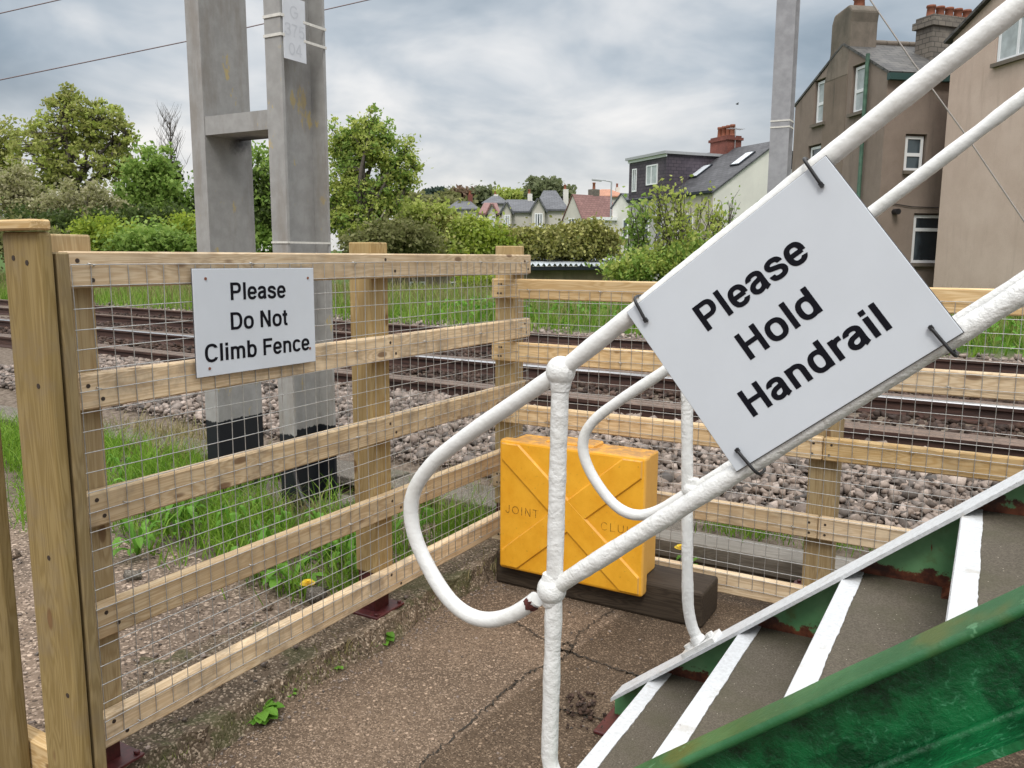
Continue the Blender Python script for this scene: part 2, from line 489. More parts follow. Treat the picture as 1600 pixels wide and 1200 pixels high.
def nosing_paint():
    m, t = mat('white_nosing_paint')
    c = ocoord(t)
    a = t.noise(c, 90, 5.0, 0.65)
    b = t.noise(c, 14, 5.0, 0.7)
    col = t.mix(t.step(a, 0.35, 0.7), (0.60, 0.615, 0.63), (0.50, 0.51, 0.515))
    col = t.mix(t.math('MULTIPLY', t.step(b, 0.56, 0.72), 0.5), col, (0.36, 0.32, 0.26))
    col = t.mix(t.step(t.noise(c, 60, 3, 0.6), 0.725, 0.745), col, (0.10, 0.085, 0.065))
    return finish(m, t, col, 0.6, a, 0.5, 0.003)
M_NOSE = nosing_paint()

def tread_mat():
    m, t = mat('tread_grit')
    c = ocoord(t)
    a = t.noise(c, 240, 3.0, 0.7)
    b = t.noise(c, 7, 5.0, 0.65)
    col = t.mix(t.step(a, 0.3, 0.72), (0.066, 0.056, 0.042), (0.135, 0.115, 0.088))
    col = t.mix(t.math('MULTIPLY', t.step(b, 0.42, 0.7), 0.55), col, (0.075, 0.07, 0.042))
    sp = t.voro(c, 55)
    col = t.mix(t.step(sp, 0.075, 0.05), col, (0.45, 0.40, 0.33))
    return finish(m, t, col, 0.85, a, 0.5, 0.002, spec=0.25)
M_TREAD = tread_mat()

X0S, Z0S, GO, RI = -0.80, 0.195, 0.257, 0.212     # first nosing, going, rise
def green_inner():
    """pale worn green with rust along the foot of each step and runs from the flange"""
    m, t = mat('worn_green_with_rust')
    g = t.n('ShaderNodeNewGeometry').outputs['Position']
    s = t.n('ShaderNodeSeparateXYZ', ins={0: g})
    k = t.math('FLOOR', t.math('DIVIDE', t.math('SUBTRACT', s.outputs[0], X0S), GO))
    zt = t.math('ADD', t.math('MULTIPLY', k, RI), Z0S)
    h = t.math('SUBTRACT', s.outputs[2], zt)
    n = t.noise(g, 26, 5.0, 0.65)
    n2 = t.noise(g, 8, 4.0, 0.6)
    col = t.mix(t.step(n2, 0.35, 0.7), (0.11, 0.30, 0.125), (0.18, 0.38, 0.18))
    col = t.mix(t.math('MULTIPLY', t.step(t.noise(g, 18, 4, 0.6), 0.55, 0.72), 0.5), col, (0.12, 0.12, 0.02))
    rusty = t.mix(t.step(n, 0.35, 0.65), (0.05, 0.014, 0.008), (0.20, 0.06, 0.026))
    fac = t.step(t.math('ADD', h, t.math('MULTIPLY', t.math('SUBTRACT', n, 0.5), 0.12)), 0.034, 0.024)
    col = t.mix(fac, col, rusty)
    st = t.noise(t.scaled(g, (38, 38, 9)), 1.0, 3.0, 0.6)
    col = t.mix(t.step(st, 0.655, 0.69), col, rusty)
    return finish(m, t, col, 0.5, n, 0.5, 0.003)
M_GREENIN = green_inner()

def green_outer():
    m, t = mat('thick_dark_green_paint')
    c = ocoord(t)
    a = t.noise(c, 17, 9.0, 0.68, 0.25)
    f = t.noise(c, 70, 5.0, 0.65, 0.2)
    b = t.noise(c, 4.5, 4.0, 0.6, 0.2)
    col = t.mix(t.step(a, 0.36, 0.62), (0.0015, 0.034, 0.010), (0.006, 0.125, 0.036))
    col = t.mix(t.math('MULTIPLY', t.step(b, 0.45, 0.7), 0.6), col, (0.008, 0.165, 0.05))
    e = t.voro(t.n('ShaderNodeVectorMath', operation='ADD', ins={0: c, 1: t.n('ShaderNodeVectorMath', operation='SCALE', ins={0: t.n('ShaderNodeTexNoise', ins={'Vector': c, 'Scale': 14.0, 'Detail': 5.0}).outputs[1], 'Scale': 0.11}).outputs[0]}).outputs[0], 15.0, 'DISTANCE_TO_EDGE')
    vein = t.math('MULTIPLY', t.step(e, 0.055, 0.0), t.step(f, 0.46, 0.66))
    col = t.mix(t.math('MULTIPLY', vein, t.math('MULTIPLY', t.step(b, 0.42, 0.6), 0.55)), col, (0.10, 0.36, 0.19))
    hh = t.math('ADD', a, t.math('MULTIPLY', f, 0.35))
    return finish(m, t, col, 0.27, hh, 0.75, 0.010)
M_GREENOUT = green_outer()
def green_top():
    m, t = mat('weathered_green_flange')
    c = ocoord(t)
    a = t.noise(c, 40, 5.0, 0.65, 0.5)
    b = t.noise(c, 6, 4.0, 0.6)
    col = t.mix(t.step(b, 0.35, 0.65), (0.016, 0.095, 0.030), (0.04, 0.14, 0.05))
    col = t.mix(t.math('MULTIPLY', t.step(t.noise(c, 4.5, 3, 0.6), 0.54, 0.68), 0.6), col, (0.095, 0.10, 0.018))
    col = t.mix(t.math('MULTIPLY', t.step(t.noise(c, 17, 4, 0.6), 0.64, 0.67), 0.6), col, (0.11, 0.26, 0.13))
    return finish(m, t, col, 0.4, a, 0.5, 0.004)
M_GREENTOP = green_top()

def yellow():
    m, t = mat('faded_yellow_plastic')
    g = t.n('ShaderNodeNewGeometry')
    c = ocoord(t)
    a = t.noise(c, 9, 6.0, 0.7)
    b = t.noise(c, 75, 4.0, 0.65)
    col = t.mix(t.step(a, 0.3, 0.7), (0.77, 0.35, 0.014), (0.87, 0.44, 0.03))
    col = t.mix(t.math('MULTIPLY', t.step(b, 0.60, 0.75), 0.45), col, (0.30, 0.13, 0.02))
    s = t.n('ShaderNodeSeparateXYZ', ins={0: g.outputs['Normal']})
    dust = t.math('MULTIPLY', t.step(s.outputs[2], 0.4, 0.9), t.step(t.noise(c, 28, 5, 0.7), 0.2, 0.62))
    col = t.mix(t.math('MULTIPLY', dust, 0.85), col, (0.27, 0.15, 0.07))
    side = t.step(s.outputs[0], 0.4, 0.9)
    col = t.mix(t.math('MULTIPLY', side, 0.55), col, (0.66, 0.40, 0.14))
    ch = t.step(t.noise(t.scaled(c, (60, 60, 22)), 1.0, 4, 0.7), 0.70, 0.73)
    col = t.mix(t.math('MULTIPLY', ch, side), col, (0.05, 0.025, 0.012))
    return finish(m, t, col, 0.5, b, 0.12, 0.002)
M_YELLOW = yellow()
M_STAMP = simple('dirt_in_lettering', (0.44, 0.185, 0.012), 0.8, 0, 0.75, 90)

def aggregate(name, base, hi, lo, moss=0.0, speck=230.0, slab=None):
    m, t = mat(name)
    c = t.n('ShaderNodeNewGeometry').outputs['Position']
    sp = t.n('ShaderNodeTexVoronoi', ins={'Vector': c, 'Scale': speck})
    rr = t.n('ShaderNodeSeparateColor', ins={0: sp.outputs['Color']}).outputs[0]
    a = t.noise(c, 2.3, 6.0, 0.65)
    b = t.noise(c, 35, 4.0, 0.65)
    col = t.mix(t.step(a, 0.33, 0.68), base, tuple(x*0.62 for x in base))
    col = t.mix(t.step(rr, 0.70, 0.96), col, hi)
    col = t.mix(t.step(rr, 0.22, 0.05), col, lo)
    big = t.n('ShaderNodeTexVoronoi', ins={'Vector': c, 'Scale': speck*0.32})
    br = t.n('ShaderNodeSeparateColor', ins={0: big.outputs['Color']}).outputs[1]
    col = t.mix(t.math('MULTIPLY', t.step(br, 0.90, 0.95), t.step(big.outputs[0], 0.42, 0.3)), col, tuple(min(1, x*1.35) for x in hi))
    col = t.mix(t.math('MULTIPLY', t.step(b, 0.5, 0.78), 0.5), col, lo)
    if moss > 0:
        col = t.mix(t.math('MULTIPLY', t.step(t.noise(c, 5, 5, 0.7), 0.5, 0.62), moss), col, (0.055, 0.065, 0.02))
    if slab is not None:      # an older, darker bay of concrete on one side of the joint
        (xa, ya), (xb, yb) = slab
        s = t.n('ShaderNodeSeparateXYZ', ins={0: c})
        L = math.hypot(xb-xa, yb-ya); nx_, ny_ = (yb-ya)/L, -(xb-xa)/L
        dd_ = t.math('ADD', t.math('MULTIPLY', t.math('SUBTRACT', s.outputs[0], xa), nx_), t.math('MULTIPLY', t.math('SUBTRACT', s.outputs[1], ya), ny_))
        dd_ = t.math('ADD', dd_, t.math('MULTIPLY', t.math('SUBTRACT', b, 0.5), 0.03))
        st_ = t.n('ShaderNodeMix', data_type='RGBA', blend_type='MULTIPLY', ins={0: t.math('MULTIPLY', t.step(dd_, -0.008, 0.012), 0.9), 6: col, 7: (0.60, 0.58, 0.54, 1)})
        col = st_.outputs[2]
    h = t.math('SUBTRACT', t.math('MULTIPLY', b, 0.5), sp.outputs[0])
    return finish(m, t, col, 0.85, h, 0.55, 0.004, spec=0.25)
M_PAVE = aggregate('worn_aggregate_concrete', (0.160, 0.113, 0.077), (0.315, 0.235, 0.17), (0.070, 0.048, 0.032), slab=(tuple(onz(640, 1210, 0)[:2]), tuple(onz(885, 1025, 0)[:2])))
M_KERB = aggregate('crumbling_kerb_concrete', (0.155, 0.112, 0.075), (0.34, 0.27, 0.20), (0.045, 0.034, 0.021), moss=0.55, speck=170)
M_PATH = aggregate('pale_rough_path', (0.185, 0.135, 0.098), (0.37, 0.285, 0.22), (0.06, 0.043, 0.031), speck=120)
M_CONC = aggregate('trough_lid_concrete', (0.155, 0.135, 0.11), (0.25, 0.22, 0.185), (0.08, 0.068, 0.055), moss=0.3, speck=200)
M_CRACK = simple('damp_crack', (0.03, 0.024, 0.017), 0.9, 0, 0.4, 40)

def ground_mat():
    m, t = mat('trackside_earth')
    c = t.n('ShaderNodeNewGeometry').outputs['Position']
    a = t.noise(c, 0.8, 6, 0.7); b = t.noise(c, 22, 5, 0.7)
    s = t.n('ShaderNodeSeparateXYZ', ins={0: c})
    dirt = t.mix(t.step(b, 0.3, 0.7), (0.07, 0.052, 0.038), (0.20, 0.16, 0.125))
    grass = t.mix(t.step(b, 0.3, 0.7), (0.03, 0.065, 0.012), (0.075, 0.13, 0.025))
    far = t.step(t.math('ADD', s.outputs[1], t.math('MULTIPLY', a, 0.8)), 11.7, 12.3)
    return finish(m, t, t.mix(far, dirt, grass), 0.95, b, 0.6, 0.02, spec=0.2)
M_GROUND = ground_mat()

def island(name, cols, rough=0.85, patch=None, bump=60):
    m, t = mat(name)
    r = t.n('ShaderNodeNewGeometry').outputs['Random Per Island']
    st = [(i/(len(cols)-1), c) for i, c in enumerate(cols)]
    col = t.ramp(r, st)
    c = ocoord(t)
    n = t.noise(c, bump, 4, 0.65)
    col = t.mix(t.math('MULTIPLY', t.step(n, 0.45, 0.8), 0.35), col, tuple(x*0.55 for x in cols[0]))
    return finish(m, t, col, rough, n, 0.12, 0.002, spec=0.3)
M_STONE = island('granite_ballast', [(0.07, 0.06, 0.054), (0.27, 0.21, 0.172), (0.13, 0.11, 0.098), (0.34, 0.27, 0.225), (0.085, 0.076, 0.07), (0.42, 0.345, 0.295), (0.18, 0.142, 0.118)])
M_STONERUST = island('rusty_ballast', [(0.02, 0.013, 0.010), (0.065, 0.036, 0.024), (0.042, 0.029, 0.023), (0.10, 0.062, 0.046), (0.03, 0.02, 0.016)])

def rail_steel():
    m, t = mat('rusty_rail_steel')
    c = ocoord(t)
    n = t.noise(t.scaled(c, (3, 40, 40)), 1.0, 5, 0.65)
    col = t.mix(t.step(n, 0.3, 0.7), (0.028, 0.014, 0.011), (0.085, 0.04, 0.028))
    return finish(m, t, col, 0.7, n, 0.4, 0.003)
M_RAILRUST = rail_steel()
M_RAILTOP = simple('polished_rail_head', (0.40, 0.40, 0.41), 0.36, 0.85, 0.05, 50)
M_RAILDULL = simple('dull_rail_head', (0.15, 0.105, 0.08), 0.5, 0.3, 0.25, 30)
M_SLEEPERC = simple('dark_track_sleeper', (0.055, 0.044, 0.036), 0.85, 0, 0.3, 12)

def mast_paint():
    m, t = mat('grey_mast_paint')
    c = ocoord(t)
    a = t.noise(t.scaled(c, (9, 9, 4)), 1.0, 6, 0.7)
    s = t.n('ShaderNodeSeparateXYZ', ins={0: t.n('ShaderNodeNewGeometry').outputs['Position']})
    n = t.noise(c, 16, 4, 0.6)
    col = t.mix(t.step(n, 0.3, 0.72), (0.285, 0.28, 0.27), (0.345, 0.34, 0.33))
    col = t.mix(t.step(a, 0.615, 0.66), col, (0.44, 0.35, 0.17))
    col = t.mix(t.math('MULTIPLY', t.step(t.noise(t.scaled(c, (5, 5, 1.2)), 1.0, 6, 0.7), 0.47, 0.68), 0.6), col, (0.21, 0.18, 0.15))
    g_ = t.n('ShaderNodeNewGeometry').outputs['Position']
    soot_shade = t.n('ShaderNodeVectorMath', operation='SUBTRACT', ins={0: g_, 1: (-3.62, 3.40, 2.06)}).outputs[0]  # soot patch, spread wider to paint in the shade under the batten
    soot_shade = t.n('ShaderNodeVectorMath', operation='LENGTH', ins={0: t.scaled(soot_shade, (0.6, 0.9, 1.3))}).outputs['Value']
    soot_shade = t.math('ADD', soot_shade, t.math('MULTIPLY', t.math('SUBTRACT', n, 0.5), 0.09))
    col = t.mix(t.math('MULTIPLY', t.step(soot_shade, 0.13, 0.05), 0.93), col, (0.012, 0.013, 0.02))
    z = t.math('ADD', s.outputs[2], t.math('MULTIPLY', t.noise(c, 40, 3, 0.5), 0.03))
    col = t.mix(t.step(z, 0.523, 0.517), col, (0.008, 0.010, 0.014))
    return finish(m, t, col, 0.55, n, 0.2, 0.003, spec=0.4)
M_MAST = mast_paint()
M_MAST2 = simple('grey_far_mast', (0.30, 0.30, 0.315), 0.55, 0, 0.15, 6)
M_PLATE = simple('faded_plate_white', (0.60, 0.62, 0.66), 0.4, 0, 0.05, 12)
M_FADED = simple('faded_number_paint', (0.51, 0.53, 0.57), 0.5, 0, 0.05, 30)
M_STRAP = simple('pale_strap', (0.66, 0.64, 0.59), 0.5, 0.1, 0.1, 60)
M_WIRE = simple('overhead_copper', (0.16, 0.12, 0.12), 0.5, 0.4, 0.1)
M_CABLE = simple('grey_cable', (0.27, 0.24, 0.22), 0.6)

def render_wall(name, a, b, streak=0.35, dark=(0.10, 0.085, 0.07)):
    m, t = mat(name)
    c = ocoord(t)
    n = t.noise(c, 0.9, 6, 0.65); f = t.noise(c, 40, 3, 0.7)
    s = t.noise(t.scaled(c, (3, 3, 0.35)), 1.0, 5, 0.7)
    col = t.mix(t.step(n, 0.3, 0.7), a, b)
    col = t.mix(t.math('MULTIPLY', t.step(s, 0.5, 0.8), streak), col, dark)
    col = t.mix(t.math('MULTIPLY', t.step(f, 0.45, 0.8), 0.22), col, dark)
    return finish(m, t, col, 0.9, f, 0.4, 0.01, spec=0.2)
M_BROWNW = render_wall('brown_pebbledash', (0.215, 0.168, 0.138), (0.265, 0.212, 0.178), 0.6)
M_PINKW = render_wall('pinkish_render', (0.52, 0.40, 0.33), (0.60, 0.475, 0.40), 0.45, (0.34, 0.25, 0.20))
M_STAINW = render_wall('stained_pebbledash', (0.185, 0.145, 0.115), (0.25, 0.195, 0.155), 0.8, (0.075, 0.068, 0.055))
M_STACKW = render_wall('sooty_stack_render', (0.23, 0.19, 0.155), (0.12, 0.105, 0.085), 0.85, (0.04, 0.036, 0.03))
M_WHITEW = render_wall('white_render', (0.62, 0.605, 0.56), (0.69, 0.675, 0.62), 0.12, (0.4, 0.39, 0.36))
M_CREAMW = render_wall('cream_render', (0.46, 0.42, 0.35), (0.53, 0.48, 0.40), 0.2, (0.3, 0.27, 0.22))
M_GREYW = render_wall('grey_render', (0.40, 0.39, 0.37), (0.47, 0.455, 0.43), 0.2, (0.26, 0.25, 0.24))
M_FARW = render_wall('far_pebbledash', (0.50, 0.475, 0.43), (0.56, 0.53, 0.48), 0.1, (0.4, 0.38, 0.34))
M_FARG = render_wall('far_green_panel', (0.24, 0.28, 0.27), (0.28, 0.32, 0.30), 0.1)
def slates(name, a, b, sc=5.0, grout=0.6):
    m, t = mat(name)
    c = ocoord(t)
    br = t.n('ShaderNodeTexBrick', ins={'Vector': t.scaled(t.n('ShaderNodeTexCoord').outputs['UV'], (1, 1, 1)), 'Scale': sc, 'Color1': (*a, 1), 'Color2': (*b, 1), 'Mortar': (*[x*grout for x in a], 1), 'Mortar Size': 0.03, 'Bias': 0.0, 'Brick Width': 0.55, 'Row Height': 0.3})
    n = t.noise(c, 1.2, 6, 0.7)
    col = t.mix(t.math('MULTIPLY', t.step(n, 0.45, 0.75), 0.5), br.outputs[0], tuple(x*1.6 for x in b))
    return finish(m, t, col, 0.65, br.outputs[1], -0.4, 0.02, spec=0.4)
M_SLATE = slates('grey_slates', (0.055, 0.053, 0.052), (0.10, 0.095, 0.087), 1.5)
M_SLATED = slates('dark_slates', (0.05, 0.05, 0.055), (0.078, 0.078, 0.084), 1.4)
M_TILEP = slates('purple_tile_hanging', (0.055, 0.045, 0.06), (0.085, 0.068, 0.082), 1.7)
M_ROOFRED = slates('red_brown_tiles', (0.19, 0.095, 0.085), (0.235, 0.125, 0.11), 1.2)
M_ROOFOR = slates('orange_tiles', (0.36, 0.16, 0.09), (0.42, 0.20, 0.12), 1.2)
M_ROOFFAR = slates('far_slates', (0.085, 0.088, 0.098), (0.115, 0.118, 0.128), 0.9)
M_BRICK = slates('red_brick', (0.145, 0.045, 0.032), (0.20, 0.065, 0.045), 4.0)
M_STONEW = slates('stone_stack', (0.12, 0.105, 0.09), (0.19, 0.165, 0.135), 2.2)
M_POT = simple('terracotta', (0.33, 0.125, 0.075), 0.8, 0, 0.2, 5)
M_UPVC = simple('white_upvc', (0.78, 0.79, 0.80), 0.4, 0, 0.03)
def glass():
    m, t = mat('window_glass')
    c = ocoord(t)
    n = t.noise(t.scaled(c, (1.3, 1.3, 0.6)), 1.0, 3, 0.6)
    col = t.mix(t.step(n, 0.4, 0.65), (0.02, 0.028, 0.035), (0.10, 0.13, 0.15))
    return finish(m, t, col, 0.06, None, spec=1.0)
M_GLASS = glass()
M_NET = simple('net_curtain', (0.42, 0.46, 0.47), 0.7, 0, 0.2, 3)
M_SILL = simple('stone_sill', (0.15, 0.125, 0.10), 0.9)
M_GUTTER = simple('dark_teal_gutter', (0.018, 0.055, 0.05), 0.5)
M_PIPE = simple('verdigris_pipe', (0.06, 0.125, 0.085), 0.6, 0, 0.35, 6)
M_BLOCKW = render_wall('stained_block_wall', (0.20, 0.165, 0.115), (0.28, 0.235, 0.17), 0.6, (0.06, 0.05, 0.035))
M_SHEET = simple('corrugated_sheet', (0.52, 0.56, 0.60), 0.4, 0.3, 0.15, 3)
M_DARKTRIM = simple('dark_fascia', (0.015, 0.02, 0.028), 0.5)
M_LAMP = simple('grey_lamp_post', (0.36, 0.37, 0.38), 0.5)

def leaf(name, cols, trans=0.5):
    m, t = mat(name)
    r = t.n('ShaderNodeNewGeometry').outputs['Random Per Island']
    col = t.ramp(r, [(i/(len(cols)-1), c) for i, c in enumerate(cols)])
    c = t.n('ShaderNodeNewGeometry').outputs['Position']
    n = t.noise(c, 0.9, 3, 0.6)
    hs = t.n('ShaderNodeHueSaturation', ins={'Color': col, 'Value': t.math('ADD', t.math('MULTIPLY', n, 0.7), 0.65)})
    d = t.n('ShaderNodeBsdfPrincipled', ins={'Base Color': hs.outputs[0], 'Roughness': 0.55, 'Specular IOR Level': 0.25})
    tr = t.n('ShaderNodeBsdfTranslucent', ins={'Color': hs.outputs[0]})
    mx = t.n('ShaderNodeMixShader', ins={0: trans, 1: d.outputs[0], 2: tr.outputs[0]})
    t.link(mx.outputs[0], t.n('ShaderNodeOutputMaterial').inputs[0])
    return m
L_SYC = leaf('sycamore_leaf', [(0.20, 0.235, 0.05), (0.31, 0.345, 0.09), (0.42, 0.42, 0.14), (0.25, 0.29, 0.07)])
L_GREEN = leaf('fresh_green_leaf', [(0.14, 0.235, 0.045), (0.25, 0.375, 0.08), (0.35, 0.46, 0.12)])
L_BLOSSOM = leaf('blossom_leaf', [(0.19, 0.20, 0.07), (0.46, 0.44, 0.26), (0.27, 0.28, 0.10), (0.54, 0.50, 0.34)])
L_YELLOW = leaf('yellow_green_leaf', [(0.217, 0.304, 0.035), (0.377, 0.450, 0.058), (0.145, 0.232, 0.036)])
L_LAUREL = leaf('laurel_leaf', [(0.14, 0.155, 0.03), (0.28, 0.28, 0.07), (0.40, 0.38, 0.14), (0.10, 0.125, 0.028)], 0.25)
L_OLIVE = leaf('dull_olive_leaf', [(0.14, 0.155, 0.05), (0.21, 0.22, 0.08), (0.27, 0.265, 0.12)])
L_GOLDG = leaf('golden_willow_leaf', [(0.24, 0.31, 0.06), (0.39, 0.46, 0.10), (0.52, 0.55, 0.17)])
L_DARK = leaf('dark_ivy_leaf', [(0.039, 0.065, 0.016), (0.072, 0.104, 0.023), (0.104, 0.150, 0.039)])
L_FAR = leaf('far_tree_leaf', [(0.145, 0.174, 0.087), (0.210, 0.239, 0.116), (0.174, 0.196, 0.109)])
L_BROWN = leaf('copper_leaf', [(0.189, 0.123, 0.080), (0.261, 0.174, 0.116), (0.174, 0.145, 0.087)])
L_PINE = leaf('pine_needles', [(0.042, 0.066, 0.048), (0.060, 0.090, 0.066)])
L_GRASS = leaf('grass_blade', [(0.08, 0.18, 0.016), (0.16, 0.30, 0.026), (0.25, 0.38, 0.05), (0.12, 0.25, 0.022)], 0.4)
L_VERGE = leaf('verge_grass', [(0.11, 0.20, 0.03), (0.20, 0.31, 0.05), (0.33, 0.38, 0.12), (0.15, 0.26, 0.04)], 0.4)
L_STRAW = leaf('dry_grass', [(0.176, 0.143, 0.061), (0.308, 0.259, 0.127), (0.154, 0.165, 0.044)], 0.3)
L_WEED = leaf('weed_leaf', [(0.072, 0.189, 0.017), (0.145, 0.319, 0.036), (0.109, 0.246, 0.029)], 0.3)
M_BARK = simple('bark', (0.075, 0.062, 0.05), 0.9, 0, 0.35, 12, 0.5, 0.02)
M_BARKP = simple('pale_bark', (0.27, 0.245, 0.20), 0.85, 0, 0.3, 8, 0.4, 0.02)
M_PETAL = simple('yellow_petal', (0.80, 0.56, 0.01), 0.6, 0, 0.15, 300)
def uvbox(ob):
    me = ob.data
    uv = me.uv_layers.new(name='UVMap')
    for p in me.polygons:
        n = p.normal
        u = Vector((0, 0, 1)).cross(n)
        u = Vector((1, 0, 0)) if u.length < 1e-3 else u.normalized()
        v = n.cross(u)
        for li in p.loop_indices:
            co = me.vertices[me.loops[li].vertex_index].co
            uv.data[li].uv = (co.dot(u), co.dot(v))
    return ob

# ================================================================= THE SETTING
def terrain_z(x, y):
    """trackside ground: low by the fence, ballast shoulder, embankment falling away behind, rising town far off"""
    z = np.interp(y, [-60, 3.5, 3.9, 5.0, 5.6, 10.9, 11.6, 12.5, 17, 24, 60, 110, 170, 400, 1500],
                     [0.03, 0.03, 0.05, 0.17, 0.18, 0.18, 0.22, 0.30, 0.42, -0.9, -1.2, -0.2, 2.5, 4.0, 5.0])
    return z
def fast_grid(name, xs, ys, zf, m):
    X, Y = np.meshgrid(xs, ys)
    Z = zf(X, Y)
    P = np.stack([X, Y, Z], -1).reshape(-1, 3)
    nx, ny = len(xs), len(ys)
    i = np.arange(nx-1)[None]+np.arange(ny-1)[:, None]*nx
    F_ = np.stack([i, i+1, i+1+nx, i+nx], -1).reshape(-1, 4)
    return fast_mesh(name, P, F_, m, None, True, 4)
def ground_z(X, Y):
    z = terrain_z(X, Y)
    b = 0.03*np.sin(X*1.7+Y*0.9)*np.cos(Y*1.3-X*0.6)
    z = z + np.where((Y > 11.5), b*3, b*0.3)
    under = (X > -2.45) & (Y < 3.6)
    z = np.where(under, -0.12, z)
    return z
xs = np.unique(np.concatenate([np.linspace(-900, -60, 12), np.linspace(-60, -8, 30), np.arange(-8, -2.6, 0.3), [-2.46, -2.44], np.arange(-2.2, 4, 0.4), np.linspace(4, 60, 20), np.linspace(60, 900, 12)]))
ys = np.unique(np.concatenate([np.linspace(-200, -4, 8), np.arange(-4, 3.5, 0.4), [3.59, 3.61], np.arange(3.9, 13, 0.25), np.arange(13, 30, 0.8), np.linspace(30, 200, 30), np.linspace(200, 1500, 12)]))
tag(fast_grid('ground', xs, ys, ground_z, M_GROUND), kind='structure')

b = MB(); b.box((-1.925, -6, -0.11), (6, 3.58, 0.0))
pave = tag(b.build('concrete_pavement', M_PAVE), kind='structure')
# cracks and joints in the slab: thin damp grooves lying on it
def strip(pts, wd, z, m, name, parent=None, jit=0.006, n=26):
    P = [np.array(p, float) for p in pts]; Q = []
    for a, c in zip(P[:-1], P[1:]):
        for k in range(n): Q.append(a+(c-a)*k/n)
    Q.append(P[-1])
    Q = [q+np.array(RNG.normal(0, jit, 2)) for q in Q]
    vs, fs = [], []
    for i, q in enumerate(Q):
        t = Q[min(i+1, len(Q)-1)]-Q[max(i-1, 0)]; t /= np.linalg.norm(t)+1e-9
        nn = np.array([-t[1], t[0]])*wd*RNG.uniform(0.35, 1.2)
        vs += [(q[0]+nn[0], q[1]+nn[1], z), (q[0]-nn[0], q[1]-nn[1], z)]
    fs = [(2*i, 2*i+1, 2*i+3, 2*i+2) for i in range(len(Q)-1)]
    mb = MB(); mb.add(vs, fs)
    return mb.build(name, m, parent)
def gpt(u, v): return onz(u, v, 0.0)[:2]
for pl, wd in (([(640, 1210), (700, 1160), (790, 1080), (830, 1050), (880, 1030)], 0.0035),
               ([(760, 960), (810, 975), (870, 1015), (890, 1020), (960, 1045), (1010, 1062)], 0.004),
               ([(890, 1020), (905, 990), (950, 960), (985, 935)], 0.0025),
               ([(870, 1110), (900, 1115), (960, 1130)], 0.003),
               ([(872, 1008), (890, 1005), (893, 1020), (875, 1032)], 0.002)):
    tag(strip([gpt(*q) for q in pl], wd, 0.004, M_CRACK, 'pavement_crack', None), kind='structure')
# raised kerb slab under the left fence, ragged front edge
b = MB()
yy = np.arange(-0.6, 3.60, 0.04)
vs = []
for y in yy:
    e = -1.905 + 0.022*math.sin(y*9)+RNG.normal(0, 0.010)
    zt = 0.078+RNG.normal(0, 0.004)
    vs += [(e+0.035, y, 0.001), (e+0.012+RNG.normal(0, 0.006), y, 0.04), (e, y, zt), (-2.1, y, 0.085+RNG.normal(0, 0.002)), (-2.5, y, 0.082+RNG.normal(0, 0.003)), (-2.5, y, -0.1)]
fs = []
for i in range(len(yy)-1):
    for k in range(5):
        a = i*6+k; fs.append((a, a+6, a+7, a+1))
b.add(vs, fs)
b.add([vs[-6+k] for k in range(6)], [(0, 1, 2, 3, 4, 5)])
tag(b.build('kerb_slab', M_KERB), kind='structure')
# pale rough path outside the fence on the left
def path_z(X, Y): return np.interp(X, [-2.35, -2.2], [0.088, 0.074]) + 0.006*np.sin(X*9)*np.sin(Y*8)
tag(fast_grid('rough_path', np.arange(-7.5, -2.1, 0.12), np.arange(-0.6, 2.45, 0.12), path_z, M_PATH), kind='structure')

# ================================================================= TRACK
TH = math.radians(-2.4)
TD = np.array([math.cos(TH), math.sin(TH), 0]); TN = np.array([-math.sin(TH), math.cos(TH), 0])
def tp(s, n, z=0.0): return TD*s+TN*n+np.array([0, 0, z])
RAIL_N = [5.80, 7.25, 8.93, 10.42]
RZ = 0.335
prof = [(-0.07, 0), (0.07, 0), (0.07, 0.012), (0.012, 0.03), (0.009, 0.10), (0.034, 0.112), (0.036, 0.138), (0.028, 0.148), (-0.028, 0.148), (-0.036, 0.138), (-0.034, 0.112), (-0.009, 0.10), (-0.012, 0.03), (-0.07, 0.012)]
def rail(n0, n1, s0, s1, topm, label, group=None):
    b = MB(); k = len(prof); vs = []
    for s, n in ((s0, n0), (s1, n1)):
        vs += [tp(s, n+a, RZ-0.148+h) for a, h in prof]
    for i in range(k):
        b.add([vs[i], vs[i+k], vs[(i+1) % k + k], vs[(i+1) % k]], [(0, 1, 2, 3)], 1 if i in (6, 7, 8) else 0)
    o = b.build('running_rail', [M_RAILRUST, topm], weld=True)
    return tag(settle(o), label, 'rail', group)
rail(RAIL_N[0], RAIL_N[0], -60, 14, M_RAILDULL, 'rusty running rail nearest the timber fence')
rail(RAIL_N[1], RAIL_N[1], -60, 14, M_RAILTOP, 'running rail with bright polished top, second from the fence')
rail(RAIL_N[2], RAIL_N[2], -60, 14, M_RAILDULL, 'rusty running rail third from the fence, near rail of the far track')
rail(RAIL_N[3], RAIL_N[3], -60, 14, M_RAILDULL, 'rusty running rail farthest away, beside the grass verge')
# check rail beside the polished one and the turnout rails that leave the near track on the left
o = rail(RAIL_N[1]+0.13, RAIL_N[1]+0.13, -30, 14, M_RAILDULL, 'thin check rail close behind the polished rail'); o.name = 'check_rail'
o = rail(RAIL_N[0]+0.11, RAIL_N[0]+0.11, -30, 14, M_RAILDULL, 'rusty check rail close behind the nearest rail'); o.name = 'check_rail'
